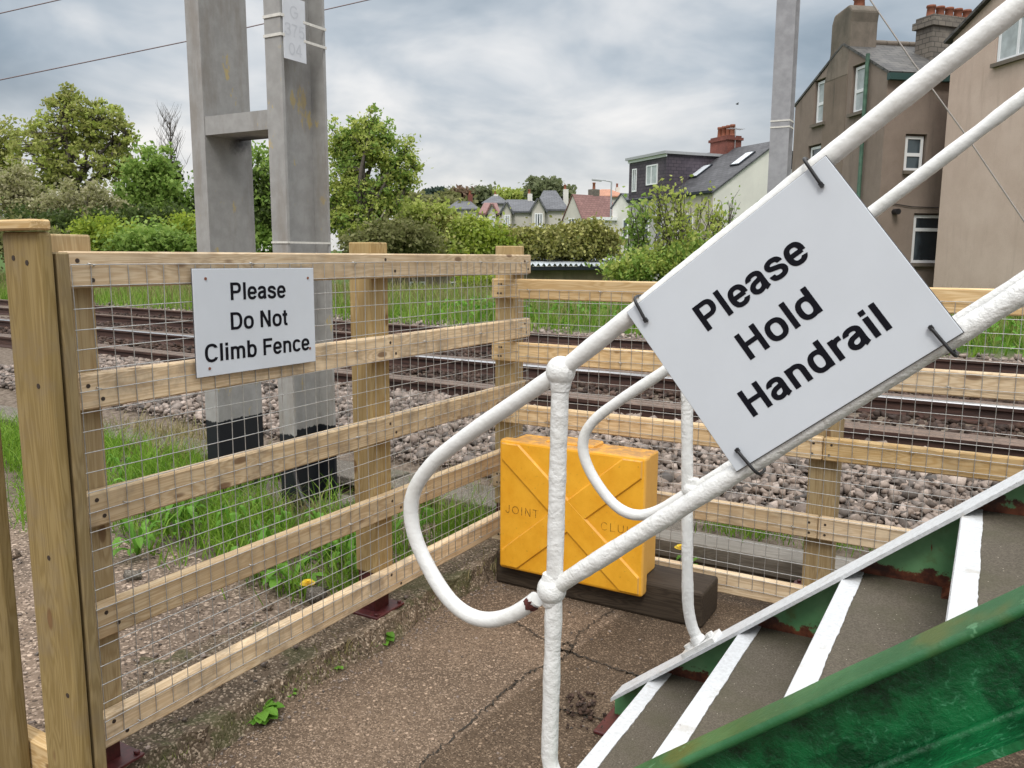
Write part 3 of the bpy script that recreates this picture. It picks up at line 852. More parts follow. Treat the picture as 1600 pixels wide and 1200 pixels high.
# sleepers
b = MB(); b.box((-0.13, -1.3, 0), (0.13, 1.3, 0.11)); 
for s_ in (-0.75, 0.75):
    for q in (-0.11, 0.11):
        b.box((-0.055, s_+q-0.045, 0.11), (0.055, s_+q+0.045, 0.14))
slp = b.build('track_sleeper', M_SLEEPERC, bevel=0.012)
def put_sleeper(o, s, n):
    o.location = tp(s, n, 0.052); o.rotation_euler = (0, 0, TH)
    return tag(o, 'dark sleeper crossing under the rails of the near track' if n < 8 else 'dark sleeper crossing under the rails of the far track', 'sleeper', 'sleepers under the near track' if n < 8 else 'sleepers under the far track')
first = True
for tr in (6.525, 9.675):
    for k in range(26):
        o = slp if first else slp.copy()
        if not first: scene.collection.objects.link(o)
        first = False
        put_sleeper(o, -14.5+0.66*k, tr)

# ballast: thousands of angular stones
def ico():
    v = np.array([(x, y, z) for z in (-1, 1) for y in (-1, 1) for x in (-1, 1)], float)*0.72
    f = np.array([(0,2,3),(0,3,1),(4,5,7),(4,7,6),(0,1,5),(0,5,4),(2,6,7),(2,7,3),(0,4,6),(0,6,2),(1,3,7),(1,7,5)])
    return v, f
def rand_rot(n):
    q = RNG.normal(size=(n, 4)); q /= np.linalg.norm(q, axis=1)[:, None]
    w_, x, y, z = q.T
    return np.stack([1-2*(y*y+z*z), 2*(x*y-z*w_), 2*(x*z+y*w_), 2*(x*y+z*w_), 1-2*(x*x+z*z), 2*(y*z-x*w_), 2*(x*z-y*w_), 2*(y*z+x*w_), 1-2*(x*x+y*y)], -1).reshape(n, 3, 3)
def stones(name, P, r, m, flat=0.75):
    n = len(P); bv, bf = ico()
    S = r[:, None]*RNG.uniform(0.62, 1.25, (n, 3))
    L = (bv[None]+RNG.uniform(-0.46, 0.46, (n, 8, 3)))*S[:, None]
    L = np.einsum('nij,nkj->nki', rand_rot(n), L)
    L[:, :, 2] *= flat
    W = L+P[:, None]
    Fc = bf[None]+(np.arange(n)*8)[:, None, None]
    return fast_mesh(name, W.reshape(-1, 3), Fc.reshape(-1, 3), m, None, False, 3)
def scatter(n, x0, x1, n0, n1):
    s = RNG.uniform(x0, x1, n); q = RNG.uniform(n0, n1, n)
    P = TD[None]*s[:, None]+TN[None]*q[:, None]
    return P
P1 = scatter(23000, -9.5, 1.6, 4.16, 5.75)
keep = P1[:, 1] > 4.14+0.10*np.sin(P1[:, 0]*2.3)+0.07*np.sin(P1[:, 0]*6.1)
P1 = P1[keep]
P1[:, 2] = terrain_z(P1[:, 0], P1[:, 1])+RNG.uniform(-0.012, 0.062, len(P1))*np.interp(P1[:, 1], [4.1, 4.6], [0.5, 1.0])
Pf_ = scatter(14000, -7.5, 1.4, 4.1, 5.75); Pf_[:, 2] = terrain_z(Pf_[:, 0], Pf_[:, 1])+RNG.uniform(0.0, 0.045, len(Pf_))
tag(stones('ballast_chips', Pf_, RNG.uniform(0.006, 0.014, len(Pf_)), M_STONE), kind='stuff')
tag(stones('track_ballast', P1, np.clip(RNG.lognormal(-3.68, 0.34, len(P1)), 0.011, 0.046), M_STONE), kind='stuff')
P2 = np.concatenate([scatter(6500, -16, 3, 5.87, 7.18), scatter(6500, -17, 3, 7.45, 8.85), scatter(4500, -18, 3, 9.0, 10.35)])
P2[:, 2] = 0.175+RNG.uniform(-0.015, 0.035, len(P2))
tag(stones('rusty_ballast', P2, RNG.uniform(0.022, 0.042, len(P2)), M_STONERUST), kind='stuff')
P3 = scatter(7000, -19, 4, 10.55, 11.7)
P3[:, 2] = terrain_z(P3[:, 0], P3[:, 1])+RNG.uniform(-0.01, 0.06, len(P3))
tag(stones('verge_ballast', P3, RNG.uniform(0.025, 0.05, len(P3)), M_STONE), kind='stuff')
# loose chips on the path and along the kerb
n = 900
Pc = np.stack([RNG.uniform(-4.5, -1.93, n), RNG.uniform(0.3, 2.6, n), np.full(n, 0.09)], -1)
tag(stones('path_grit', Pc, RNG.uniform(0.003, 0.010, n), M_STONE, 0.6), kind='stuff')
n = 420
Pc = np.stack([-1.86+np.abs(RNG.normal(0, 0.05, n)), RNG.uniform(0.9, 3.2, n), np.full(n, 0.002)], -1)
Pc = np.concatenate([Pc, np.stack([RNG.uniform(-1.85, -0.4, 260), RNG.uniform(1.2, 3.3, 260), np.full(260, 0.001)], -1)])
tag(stones('pavement_grit', Pc, RNG.uniform(0.0015, 0.006, len(Pc)), M_STONE, 0.6), kind='stuff')

# concrete cable trough lids along the cess
lid_n = [0]
for k in range(11):
    b = MB(); x = -8.4+0.9*k
    jx = RNG.uniform(-0.01, 0.01, 4)
    zt = 0.125+RNG.uniform(-0.012, 0.012)
    b.prism([(x+0.008, 3.66+jx[0], zt), (x+0.892, 3.655+jx[1], zt+RNG.uniform(-0.012, 0.012)), (x+0.892, 3.97+jx[2], zt), (x+0.008, 3.975+jx[3], zt+RNG.uniform(-0.01, 0.01))], (0, 0, -0.05))
    if x > -1.6: continue
    o = b.build('trough_lid', M_CONC, bevel=0.006)
    tag(settle(o), 'flat grey concrete lid of the cable trough beside the ballast', 'trough lid', 'cable trough lids along the track')
b = MB(); b.box((-1.55, 3.60, 0.045), (1.4, 3.74, 0.135)); b.box((-1.5, 3.76, 0.06), (1.35, 3.86, 0.11))
tag(settle(b.build('edging_timber', W_GREY, bevel=0.008)), 'weathered grey edging timber lying along the foot of the right fence', 'timber')

# ================================================================= LEFT FENCE
XF = -1.90
fence = thing('mesh_fence', 'timber and wire mesh fence on the left, carrying the climbing notice', 'fence', (-1.95, 2.3, 0.08))
RT = [1.446, 1.149, 0.851, 0.555, 0.258]     # rail tops
for i, zt in enumerate(RT):
    b = MB()
    sag = [0.0, -0.004, 0.003, 0.0, 0.004][i]
    y0, y1 = 1.19, 3.465
    zb = zt-0.088
    b.box((XF-0.04, y0, zb), (XF, y1, zt))
    o = b.build('rail', [W_RAILY, M_HOLE], fence, bevel=0.0045)
    h = MB()
    for yc, dz in ((1.225, 0.022), (1.25, -0.022), (2.39, 0.02), (2.44, -0.02), (3.40, 0.022), (3.43, -0.018)):
        h = MB(); h.disc((XF-0.001, yc+RNG.normal(0, 0.006), (zt+zb)/2+dz+RNG.normal(0, 0.004)), (1, 0, 0), 0.0055, 0.0022, 9)
        h.build('screw', M_HOLE, o)
def post(x0, y0, zb, zt, parent, w_=0.1, shoe=True, d_=0.1):
    b = MB(); b.box((x0, y0, zb), (x0+w_, y0+d_, zt))
    o = b.build('post', W_POST, parent, bevel=0.005, seg=2)
    if shoe:
        s = MB()
        s.box((x0+0.006, y0+0.006, 0.085), (x0+w_-0.018, y0+d_-0.006, zb+0.001))
        s.box((x0-0.05, y0-0.035, 0.081), (x0+w_+0.026, y0+d_+0.035, 0.091))
        for dx in (-0.03, w_+0.012):
            for dy in (-0.02, d_+0.02): s.disc((x0+dx, y0+dy, 0.091), (0, 0, 1), 0.009, 0.01, 6)
        s.build('steel_shoe', M_REDOX, o, bevel=0.002)
    return o
for yc in (1.182, 2.345, 3.371):
    post(-2.041, yc, 0.245, 1.486, fence)
def wire_panel(org, ux, L, Hh, parent, pitch=0.0505, r=0.00130, skipx=()):
    b = MB(); ux = np.asarray(ux, float); org = np.asarray(org, float); nz = np.cross(ux, (0, 0, 1.0))
    nv, nh = int(L/pitch)+1, int(Hh/pitch)+1
    for i in range(nv):
        a = i*pitch; ph = RNG.uniform(0, 6)
        pts = [org+ux*(a+0.0022*math.sin(z*5+ph)+RNG.normal(0, 0.0006))+np.array([0, 0, z])+nz*0.0018*math.sin(z*4+a*3) for z in np.linspace(0, (nh-1)*pitch, 12)]
        b.tube(pts, r, 5)
    for j in range(nh):
        z = j*pitch; ph = RNG.uniform(0, 6)
        pts = [org+ux*a+nz*0.0028+np.array([0, 0, z+0.0022*math.sin(a*4+ph)+0.004*math.sin(a*1.7)]) for a in np.linspace(-0.004, (nv-1)*pitch+0.004, 26)]
        b.tube(pts, r, 5)
    return b.build('wire_mesh', M_GALV, parent)
wire_panel((XF+0.0035, 1.198, 0.2), (0, 1, 0), 2.235, 1.215, fence)
st = MB()
for zt in RT:
    for yc in (1.30, 1.75, 2.2, 2.63, 3.05, 3.38):
        y = 1.198+0.0505*round((yc+RNG.uniform(-0.05, 0.05)-1.198)/0.0505)
        z = 0.2+0.0505*round((zt-0.045-0.2)/0.0505)
        st = MB(); st.tube([(XF-0.004, y-0.007, z+0.006), (XF+0.008, y-0.007, z+0.004), (XF+0.010, y, z+0.002), (XF+0.008, y+0.007, z), (XF-0.004, y+0.007, z-0.002)], 0.0014, 5)
        st.build('staple', M_GALV, fence)

# ================================================================= RIGHT FENCE
YR = 3.33
rf = thing('mesh_fence', 'timber rail fence with wire mesh behind the yellow box and the stairs, alongside the track', 'fence', (0.0, 3.4, 0.0))
for zt in (1.336, 1.043, 0.751, 0.431, 0.130):
    joint = -0.533
    for (a, c) in ((-2.036, joint), (joint+0.003, 2.4)):
        b = MB(); b.box((a, YR, zt-0.09), (c, YR+0.04, zt))
        o = b.build('rail', W_RAILX, rf, bevel=0.0045)
        h = MB()
        for xc in ((-2.0, -1.985, joint-0.03) if c == joint else (joint+0.03, 0.62, 0.66)):
            for dz in (0.02, -0.022):
                h = MB(); h.disc((xc+RNG.normal(0, 0.004), YR+0.001, zt-0.045+dz), (0, -1, 0), 0.005, 0.0022, 9)
                h.build('screw', M_HOLE, o)
for x0 in (-0.587, 0.6, 1.8):
    post(x0, YR+0.042, 0.02, 1.46, rf, 0.11)
wire_panel((-1.885, YR-0.0035, 0.075), (1, 0, 0), 3.6, 1.23, rf)
st = MB()
for zt in (1.336, 1.043, 0.751, 0.431, 0.130):
    for xc in np.arange(-1.85, 1.6, 0.42):
        x = -1.885+0.0505*round((xc+RNG.uniform(-0.06, 0.06)+1.885)/0.0505); z = 0.075+0.0505*round((zt-0.04-0.075)/0.0505)
        st = MB(); st.tube([(x-0.007, YR+0.004, z+0.006), (x-0.007, YR-0.008, z+0.004), (x, YR-0.010, z+0.002), (x+0.007, YR-0.008, z), (x+0.007, YR+0.004, z-0.002)], 0.0014, 5)
        st.build('staple', M_GALV, rf)

# ================================================================= GATE POSTS AND RAILING AT FAR LEFT
gp = thing('board_fence', 'greenish timber fence end with a thick post, narrow cover board, cap board and loose pale', 'fence', (-1.85, 1.1, 0.08))
b = MB(); b.box((-1.913, 1.05, 0.085), (-1.772, 1.083, 1.487)); b.build('post', W_GATE, gp, bevel=0.009, seg=2)
b = MB(); b.box((-1.885, 1.089, 0.085), (-1.772, 1.118, 1.443)); b.build('cover_board', W_GATE, gp, bevel=0.004)
b = MB(); b.box((-3.6, 1.03, 1.489), (-1.765, 1.077, 1.512)); b.build('cap_board', W_RAILX, gp, bevel=0.004)
b = MB(); b.box((-2.14, 1.045, 0.12), (-2.026, 1.075, 1.42)); b.build('pale', W_GATE, gp, bevel=0.004)
b = MB(); b.box((-3.4, 1.078, 0.135), (-1.916, 1.122, 0.218)); b.build('bottom_rail', W_RAILX, gp, bevel=0.004)
h = MB()
for (x, z) in ((-1.87, 1.43), (-1.82, 1.42), (-1.815, 1.15), (-1.83, 0.75), (-1.80, 0.42)):
    h = MB(); h.disc((x, 1.051, z), (0, -1, 0), 0.006, 0.002, 10); h.build('screw', M_HOLE, gp)

# ================================================================= CLIMBING NOTICE
sg = thing('notice_sign', 'white notice reading Please Do Not Climb Fence, screwed to the left fence', 'sign', (-1.886, 1.76, 1.1))
c4 = [onx(*q, -1.884) for q in [(301, 421), (490, 420), (492, 565), (306, 588)]]
cen = sum(c4)/4
wS, hS = 0.463, 0.298
ti = math.radians(0.3)
ux = V(0, math.cos(ti), -math.sin(ti)); uy = V(0, math.sin(ti), math.cos(ti))
b = MB(); b.obox(cen, ux*wS/2, uy*hS/2, V(0.0022, 0, 0)); b.build('board', M_SIGN, sg, bevel=0.0008)
b = MB(); b.obox(cen-V(0.0026, 0, 0), ux*(wS/2+0.0016), uy*(hS/2+0.0012), V(0.0003, 0, 0)); b.build('back_plate', M_SIGNEDGE, sg)
fc = cen+V(0.0024, 0, 0)
for s_, cy in (('Please', 0.0600), ('Do Not', -0.0245), ('Climb Fence', -0.109)):
    letters('lettering', s_, 0.0692, fc+uy*cy, ux, uy, M_INK, sg, 0.146)
for a, c in ((-0.19, 0.122), (0.205, 0.118), (-0.19, -0.127), (0.206, -0.105)):
    b = MB(); b.disc(fc+ux*a+uy*c, (1, 0, 0), 0.0042, 0.0015, 10); b.build('screw', M_SCREW, sg)

# ================================================================= STAIRS
stairs = thing('footbridge_stairs', 'green steel footbridge stairs with white painted step edges', 'stairs', (-0.8, 1.85, 0.0))
SL = RI/GO
def top_z(x): return Z0S+(x-X0S)*SL+0.0
NST = 13
for k in range(NST):
    x, z = X0S+GO*k, Z0S+RI*k
    b = MB(); b.box((x+0.040, 1.492, z-0.014), (x+GO+0.03, 2.278, z)); tr = b.build('tread', M_TREAD, stairs)
    nb = MB()
    ys_ = np.linspace(1.494, 2.277, 60)
    vs = []
    for y in ys_:
        e = 0.046+RNG.normal(0, 0.0006)+0.0008*math.sin(y*23+k)
        vs += [(x+0.003, y, z-0.036), (x+0.0, y, z-0.004), (x+0.003, y, z+0.002), (x+e, y, z+0.0025), (x+e+0.001, y, z-0.012)]
    fs = [(i*5+q, i*5+q+1, i*5+q+6, i*5+q+5) for i in range(len(ys_)-1) for q in range(4)]
    nb.add(vs, fs); nb.build('nosing', M_NOSE, tr)
    b = MB(); b.box((x+0.034, 1.495, z-RI+0.001), (x+0.040, 2.277, z-0.016)); b.build('riser', M_TREAD, stairs)
XA, XB = -0.935, 2.55
SH = 0.205
def stringer(y0, y1, m, name, zoff=0.0, low=0.0):
    pl = [(XA, y0, max(low, top_z(XA)-SH)), (XA, y0, top_z(XA)+zoff), (XB, y0, top_z(XB)+zoff), (XB, y0, top_z(XB)-SH), (XA+0.14, y0, max(low, top_z(XA+0.14)-SH))]
    b = MB(); b.prism(pl, (0, y1-y0, 0)); return b.build(name, m, stairs)
def flange(y0, y1, dz0, dz1, m, name, xa, xb, parent=None):
    nn = 60; b = MB(); vs = []
    for i in range(nn+1):
        x = xa+(xb-xa)*i/nn; z = top_z(x); w1, w2 = RNG.normal(0, 0.0009, 2)
        vs += [(x, y0+w1, z+dz0), (x, y0+w1, z+dz1), (x, y1, z+dz1+w2*0.5), (x, y1, z+dz0)]
    fs = [(i*4+q, i*4+(q+1) % 4, i*4+4+(q+1) % 4, i*4+4+q) for i in range(nn) for q in range(4)]
    fs += [(3, 2, 1, 0), (nn*4, nn*4+1, nn*4+2, nn*4+3)]
    b.add(vs, fs); return b.build(name, m, stairs)
stringer(2.279, 2.287, M_GREENIN, 'far_stringer', -0.002)
flange(2.195, 2.2885, -0.002, 0.010, M_NOSE, 'far_top_flange', XA+0.02, XB)
flange(2.197, 2.2784, -0.20, -0.19, M_GREENIN, 'far_bottom_flange', XA+0.3, XB)
stringer(1.478, 1.490, M_GREENOUT, 'near_stringer', -0.002)
flange(1.408, 1.4915, -0.006, 0.012, M_GREENTOP, 'near_top_flange', XA+0.02, XB)
flange(1.388, 1.4775, -0.222, -0.204, M_GREENOUT, 'near_bottom_flange', XA+0.3, XB)
b = MB()   # rolled toe under the top flange and the fillet over the bottom one
for (yy_, dz, rr) in ((1.4085, 0.003, 0.009),):
    b.tube([(x, yy_+RNG.normal(0, 0.0006), top_z(x)+dz+RNG.normal(0, 0.0006)) for x in np.linspace(XA+0.03, XB, 50)], rr, 8)
b.build('rolled_edge', M_GREENTOP, stairs)
for (yy_, dz, rr) in ((1.474, -0.203, 0.010), (1.404, -0.214, 0.0095), (1.474, -0.010, 0.010)):
    b = MB(); b.tube([(x, yy_+RNG.normal(0, 0.0006), top_z(x)+dz+RNG.normal(0, 0.0008)) for x in np.linspace(XA+0.3, XB, 50)], rr, 8)
    b.build('weld_fillet', M_GREENOUT, stairs)
b = MB()   # rusty footing plate of the stringer
b.box((XA-0.02, 2.16, 0.0), (XA+0.16, 2.33, 0.012)); b.build('foot_plate', M_REDOX, stairs, bevel=0.003)
# small rubble and rust heap by the stair foot
Pc = np.array([onz(910+RNG.normal(0, 14), 1105+RNG.normal(0, 16), 0.01) for _ in range(60)])
tag(stones('rust_flakes', Pc, RNG.uniform(0.003, 0.009, 60), M_STONERUST, 0.6), kind='stuff')

# ================================================================= HANDRAILS
def lumpy(pts, r, n=14, amp=0.0011, step=0.012):
    """resample a smooth curve and jitter the radius a little, like thick old paint"""
    P = np.array(pts, float); d = np.r_[0, np.cumsum(np.linalg.norm(np.diff(P, axis=0), axis=1))]
    m_ = max(4, int(d[-1]/step)); s_ = np.linspace(0, d[-1], m_)
    Q = np.stack([np.interp(s_, d, P[:, i]) for i in range(3)], -1)
    if len(P) > 2:
        for _ in range(int(0.03/step)+2):
            Q[1:-1] = (Q[:-2]+2*Q[1:-1]+Q[2:])/4
    R_ = r+amp*np.convolve(RNG.normal(0, 1, m_+4), np.ones(5)/5, 'valid')[:m_]
    return Q, R_
def handrail(label, y, node_t, node_b, top_end, low_end, loop, foot, rad, pm):
    h = thing('handrail', label, 'handrail', (node_b[0], y, 0.0))
    b = MB(); q, r_ = lumpy([node_t, top_end], rad); b.tube(q, r_, 16); b.build('upper_rail', pm, h)
    b = MB(); q, r_ = lumpy([node_b, low_end], rad, amp=0.0013); b.tube(q, r_, 16); b.build('lower_rail', M_WHITE, h)
    b = MB(); q, r_ = lumpy(catmull(loop), rad*0.98, amp=0.0006); b.tube(q, r_, 16); b.build('end_loop', pm, h)
    b = MB(); q, r_ = lumpy([node_t]+foot, rad*1.02, amp=0.0012); b.tube(q, r_, 16); b.build('upright', M_WHITE, h)
    for c, rr in ((node_t, rad*1.72), (node_b, rad*1.78)):
        b = MB(); b.ball(c, rr, 20, 14, 0, (1, 1, 1.02))
        for dd in ((-0.030,) if c is node_t else (0.026, -0.026)):
            b.tube([np.asarray(c)+V(0, 0, dd*0.4), np.asarray(c)+V(0, 0, dd*1.3)], [rad*1.4, rad*1.1], 16)
        b.build('ball_joint', M_WHITE, h)
    fx = foot[-1]
    t_ = V(1, 0, SL)/math.hypot(1, SL); n_ = V(-SL, 0, 1)/math.hypot(1, SL)
    b = MB(); b.obox(np.asarray(fx)+n_*0.000, t_*0.058, V(0, 0.036, 0), n_*0.007)
    b.tube([np.asarray(fx)+n_*0.006, np.asarray(fx)+n_*0.03-t_*0.004], [rad*1.5, rad*1.1], 14)
    for s_ in (-0.04, 0.04):
        b.tube([np.asarray(fx)+t_*s_+n_*0.006, np.asarray(fx)+t_*s_+n_*0.018], 0.0115, 6, smooth=False)
    b.build('base_flange', M_WHITE, h)
    return h
def ex(a, b_, k): a, b_ = np.asarray(a), np.asarray(b_); return a+(b_-a)*k
YN, YFR = 1.45, 2.24
nt, nb_ = ony(876, 580, YN), ony(862, 921, YN)
te = ex(nt, ony(1592, 8, YN), 4.2); le = ex(nb_, ony(1600, 456, YN), 4.1)
loopN = [nt, ony(720, 687, YN), ony(668, 733, YN), ony(643, 779, YN), ony(648, 838, YN), ony(682, 909, YN), ony(716, 951, YN), ony(756, 969, YN), ony(800, 961, YN), ony(838, 936, YN)]
fz = lambda x, d=0.018: top_z(x)+d
footN = [ony(858, 1195, YN), V(ony(858, 1195, YN)[0]+0.016, YN, fz(-0.70)+0.05), V(-0.695, YN, fz(-0.695))]
hN = handrail('nearer lumpy white handrail with rusted broken loop end, carrying the tilted notice', YN, nt, nb_, te, le, loopN, footN, 0.0172, M_WHITES)
b = MB()   # rusted tear in the end of the loop, a ragged patch wrapped on the tube
q = ony(832, 941, YN); d_ = (loopN[-1]-loopN[-2]); d_ /= np.linalg.norm(d_); dn_ = np.cross(V(0, 1, 0), d_); dn_ = -dn_ if dn_[2] > 0 else dn_
vs = []; na, nl2 = 13, 9
for i in range(na):
    a = math.radians(-52+130*i/(na-1)); hl = 0.0105*math.sin(math.pi*(i+0.6)/(na+0.2))**0.6*RNG.uniform(0.7, 1.25); c0 = RNG.normal(0, 0.0015)+0.006*(i/na-0.5)
    for k in range(nl2):
        vs.append(q+d_*(c0+hl*(2*k/(nl2-1)-1))+(V(0, -1, 0)*math.cos(a)+dn_*math.sin(a))*0.01835)
b.add(vs, [(i*nl2+k, (i+1)*nl2+k, (i+1)*nl2+k+1, i*nl2+k+1) for i in range(na-1) for k in range(nl2-1)], 0, True)
b.build('rusted_tear', simple('flaking_rust', (0.075, 0.016, 0.012), 0.8, 0, 0.6, 160), hN)
ntF, nbF = ony(1086, 542, YFR), ony(1082, 766, YFR)
loopF = [ony(1075, 553, YFR), ony(1035, 582, YFR), ony(965, 628, YFR), ony(924, 661, YFR), ony(910, 694, YFR), ony(921, 735, YFR), ony(954, 783, YFR), ony(986, 804, YFR), ony(1024, 800, YFR), nbF]
footF = [ony(1074, 900, YFR), ony(1075, 950, YFR), ony(1082, 985, YFR), V(ony(1096, 1002, YFR)[0], YFR, fz(ony(1096, 1002, YFR)[0]))]
teF = ex(ony(1035, 582, YFR), ony(1600, 151, YFR), 4.0); ntF = ex(ony(1035, 582, YFR), ony(1600, 151, YFR), 0.085)
leF = nbF+(np.asarray(le)-np.asarray(nb_))*1.02
handrail('farther white tubular handrail on the track side of the stairs', YFR, ntF, nbF, teF, leF, [ntF]+loopF[1:], footF, 0.0165, M_WHITES)

# ================================================================= HANDRAIL NOTICE
sg = thing('notice_sign', 'tilted white notice reading Please Hold Handrail, tied to the white rails', 'sign', (-0.31, 1.43, 1.07))
c4 = [ony(*q, 1.428) for q in [(1292, 243), (981, 487), (1150, 738), (1503, 520)]]
cen = sum(c4)/4
e1 = ((c4[0]-c4[1])+(c4[3]-c4[2]))/2; wS = np.linalg.norm(e1); ux = e1/wS
uy = V(-ux[2], 0, ux[0]); hS = (abs((c4[0]-c4[3]) @ uy)+abs((c4[1]-c4[2]) @ uy))/2
b = MB(); b.obox(cen, ux*wS/2, uy*hS/2, V(0, 0.0018, 0)); b.build('board', M_SIGN, sg, bevel=0.0007)
b = MB(); b.obox(cen+V(0, 0.0022, 0), ux*(wS/2+0.0012), uy*(hS/2+0.0012), V(0, 0.0003, 0)); b.build('back_plate', M_SIGNEDGE, sg)
fc = cen-V(0, 0.002, 0)
def onsign(u, v):
    q = ony(u, v, 1.426)-cen; return q @ ux, q @ uy
for s_, (u, v) in (('Please', (1183, 462)), ('Hold', (1228, 525)), ('Handrail', (1281, 585))):
    a, c = onsign(u, v)
    letters('lettering', s_, 0.0685, fc+ux*a+uy*c, ux, uy, M_INK, sg, 0.150)
for (u0, v0), (u1, v1), yr in (((1258, 251), (1284, 289), 1), ((993, 468), (1010, 500), 1), ((1153, 703), (1183, 738), -1), ((1455, 512), (1490, 553), -1)):
    p0, p1 = ony(u0, v0, 1.425), ony(u1, v1, 1.425)
    if yr < 0: p0, p1 = p1, p0         # p0 over the rail, p1 at the hole
    dv = (p0-p1)/np.linalg.norm(p0-p1)
    pts = [p1+V(0, 0.006, 0), p1-V(0, 0.004, 0), ex(p1, p0, 0.5)-V(0, 0.0055, 0), p0-V(0, 0.003, 0), p0+dv*0.006+V(0, 0.02, 0), p0+dv*0.002+V(0, 0.045, 0), ex(p1, p0, 0.55)+V(0, 0.05, 0), p1+V(0, 0.03, 0), p1+V(0, 0.006, 0)]
    b = MB(); b.tube(catmull(pts, 6), 0.0029, 8)
    b.obox(p1-V(0, 0.004, 0), ux*0.0035, uy*0.0035, V(0, 0.003, 0)); b.build('cable_tie', M_BLACK, sg)

# ================================================================= YELLOW BOX ON A SLEEPER
b = MB()
vs0 = (-1.965, 3.03, 0.0)
b.box((-1.83, 3.03, 0.001), (-0.888, 3.245, 0.148))
o = b.build('railway_sleeper', W_OLD, bevel=0.012, seg=2)
tag(settle(o), 'dark old wooden sleeper lying under the yellow box', 'sleeper')
bx = thing('equipment_box', 'faded yellow plastic box with a raised X on its lid, resting on the dark sleeper', 'box', (-1.45, 3.08, 0.150))
c4 = [ony(*q, 2.98) for q in [(780, 687), (778, 887), (1003, 932), (1007, 715)]]
x0, x1 = -1.785, -1.121; z0, z1 = 0.094, 0.668
b = MB(); b.box((x0, 2.985, z0), (x1, 3.045, z1)); b.build('lid', M_YELLOW, bx, bevel=0.014, seg=3)
b = MB(); b.prism([(x0+0.02, 3.0445, 0.150), (x1-0.02, 3.0445, 0.150), (x1-0.02, 3.0445, z1-0.012), (x0+0.02, 3.0445, z1-0.012)], (0, 0.14, 0)); b.build('body', M_YELLOW, bx, bevel=0.008, seg=2)
# raised X: two bevelled bands and a rim
cx, cz = (x0+x1)/2, (z0+z1)/2
def clip_strip(p, d, n, hw, hx, hz):
    big = 2.0
    poly = [p-d*big-n*hw, p+d*big-n*hw, p+d*big+n*hw, p-d*big+n*hw]
    for ax, sg_, lim in ((0, 1, hx), (0, -1, hx), (1, 1, hz), (1, -1, hz)):
        out = []
        for a, c in zip(poly, poly[1:]+poly[:1]):
            ia, ic = sg_*a[ax] <= lim, sg_*c[ax] <= lim
            if ia: out.append(a)
            if ia != ic: out.append(a+(c-a)*((sg_*lim-a[ax])/(c[ax]-a[ax])))
        poly = out
    return poly
def band(sign, hw, h):
    """diagonal band of the X, corner to corner, with sloping shoulders"""
    hx, hz = (x1-x0)/2-0.013, (z1-z0)/2-0.013
    d = np.array([hx, sign*hz]); d = d/np.linalg.norm(d); n = np.array([-d[1], d[0]])
    A = clip_strip(np.zeros(2), d, n, hw, hx, hz); B = clip_strip(np.zeros(2), d, n, hw-0.007, hx-0.005, hz-0.005)
    m_ = MB(); k = len(A)
    vs = [(cx+a[0], 2.986, cz+a[1]) for a in A]+[(cx+a[0], 2.985-h, cz+a[1]) for a in B]
    m_.add(vs, [tuple(range(k, 2*k))]+[(i, (i+1) % k, (i+1) % k+k, i+k) for i in range(k)])
    return m_.build('raised_band', M_YELLOW, bx)
band(1, 0.056, 0.0082); band(-1, 0.056, 0.009)
b = MB(); b.box((-1.60, 3.06, z1-0.02), (-1.38, 3.17, z1+0.003)); b.build('top_rib', M_YELLOW, bx, bevel=0.006)
letters('moulded_lettering', 'JOINT', 0.050, (-1.672, 2.9846, 0.347), (1, 0, 0), (0, 0, 1), M_STAMP, bx, 0.075, track=0.09)
letters('moulded_lettering', 'CLUH', 0.048, (-1.235, 2.9846, 0.347), (1, 0, 0), (0, 0, 1), M_STAMP, bx, 0.06, track=0.08)
# ================================================================= TWIN CATENARY MAST
mast = thing('catenary_mast', 'tall grey twin steel mast with cross batten and black painted feet behind the left fence', 'mast', (-3.5, 3.3, 0.05))
b = MB()      # column with its trough open to the right
b.box((-3.22, 3.12, 0.05), (-3.112, 3.137, 8.0)); b.box((-3.22, 3.418, 0.05), (-3.112, 3.435, 8.0)); b.box((-3.2195, 3.1365, 0.05), (-3.205, 3.4185, 8.0))
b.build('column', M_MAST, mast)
b = MB()      # column with its flat back to the right
b.box((-3.838, 3.16, 0.05), (-3.732, 3.177, 8.0)); b.box((-3.838, 3.468, 0.05), (-3.732, 3.485, 8.0)); b.box((-3.7325-0.013, 3.1765, 0.05), (-3.7322, 3.4685, 8.0))
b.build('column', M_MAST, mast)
for zc in (2.118, 4.4, 6.6):
    b = MB(); b.box((-3.733, 3.165, zc-0.048), (-3.219, 3.178, zc+0.048)); b.box((-3.733, 3.405, zc-0.048), (-3.219, 3.417, zc+0.048)); b.box((-3.733, 3.1775, zc-0.047), (-3.219, 3.4055, zc-0.035))
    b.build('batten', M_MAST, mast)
b = MB(); b.box((-3.9, 3.05, 0.0), (-3.05, 3.55, 0.075)); b.build('foundation', M_CONC, mast, bevel=0.01)
# strap round the column at fence height
b = MB(); b.box((-3.224, 3.116, 1.497), (-3.108, 3.119, 1.507)); b.box((-3.111, 3.1185, 1.497), (-3.108, 3.436, 1.507)); b.build('strap', M_STRAP, mast)
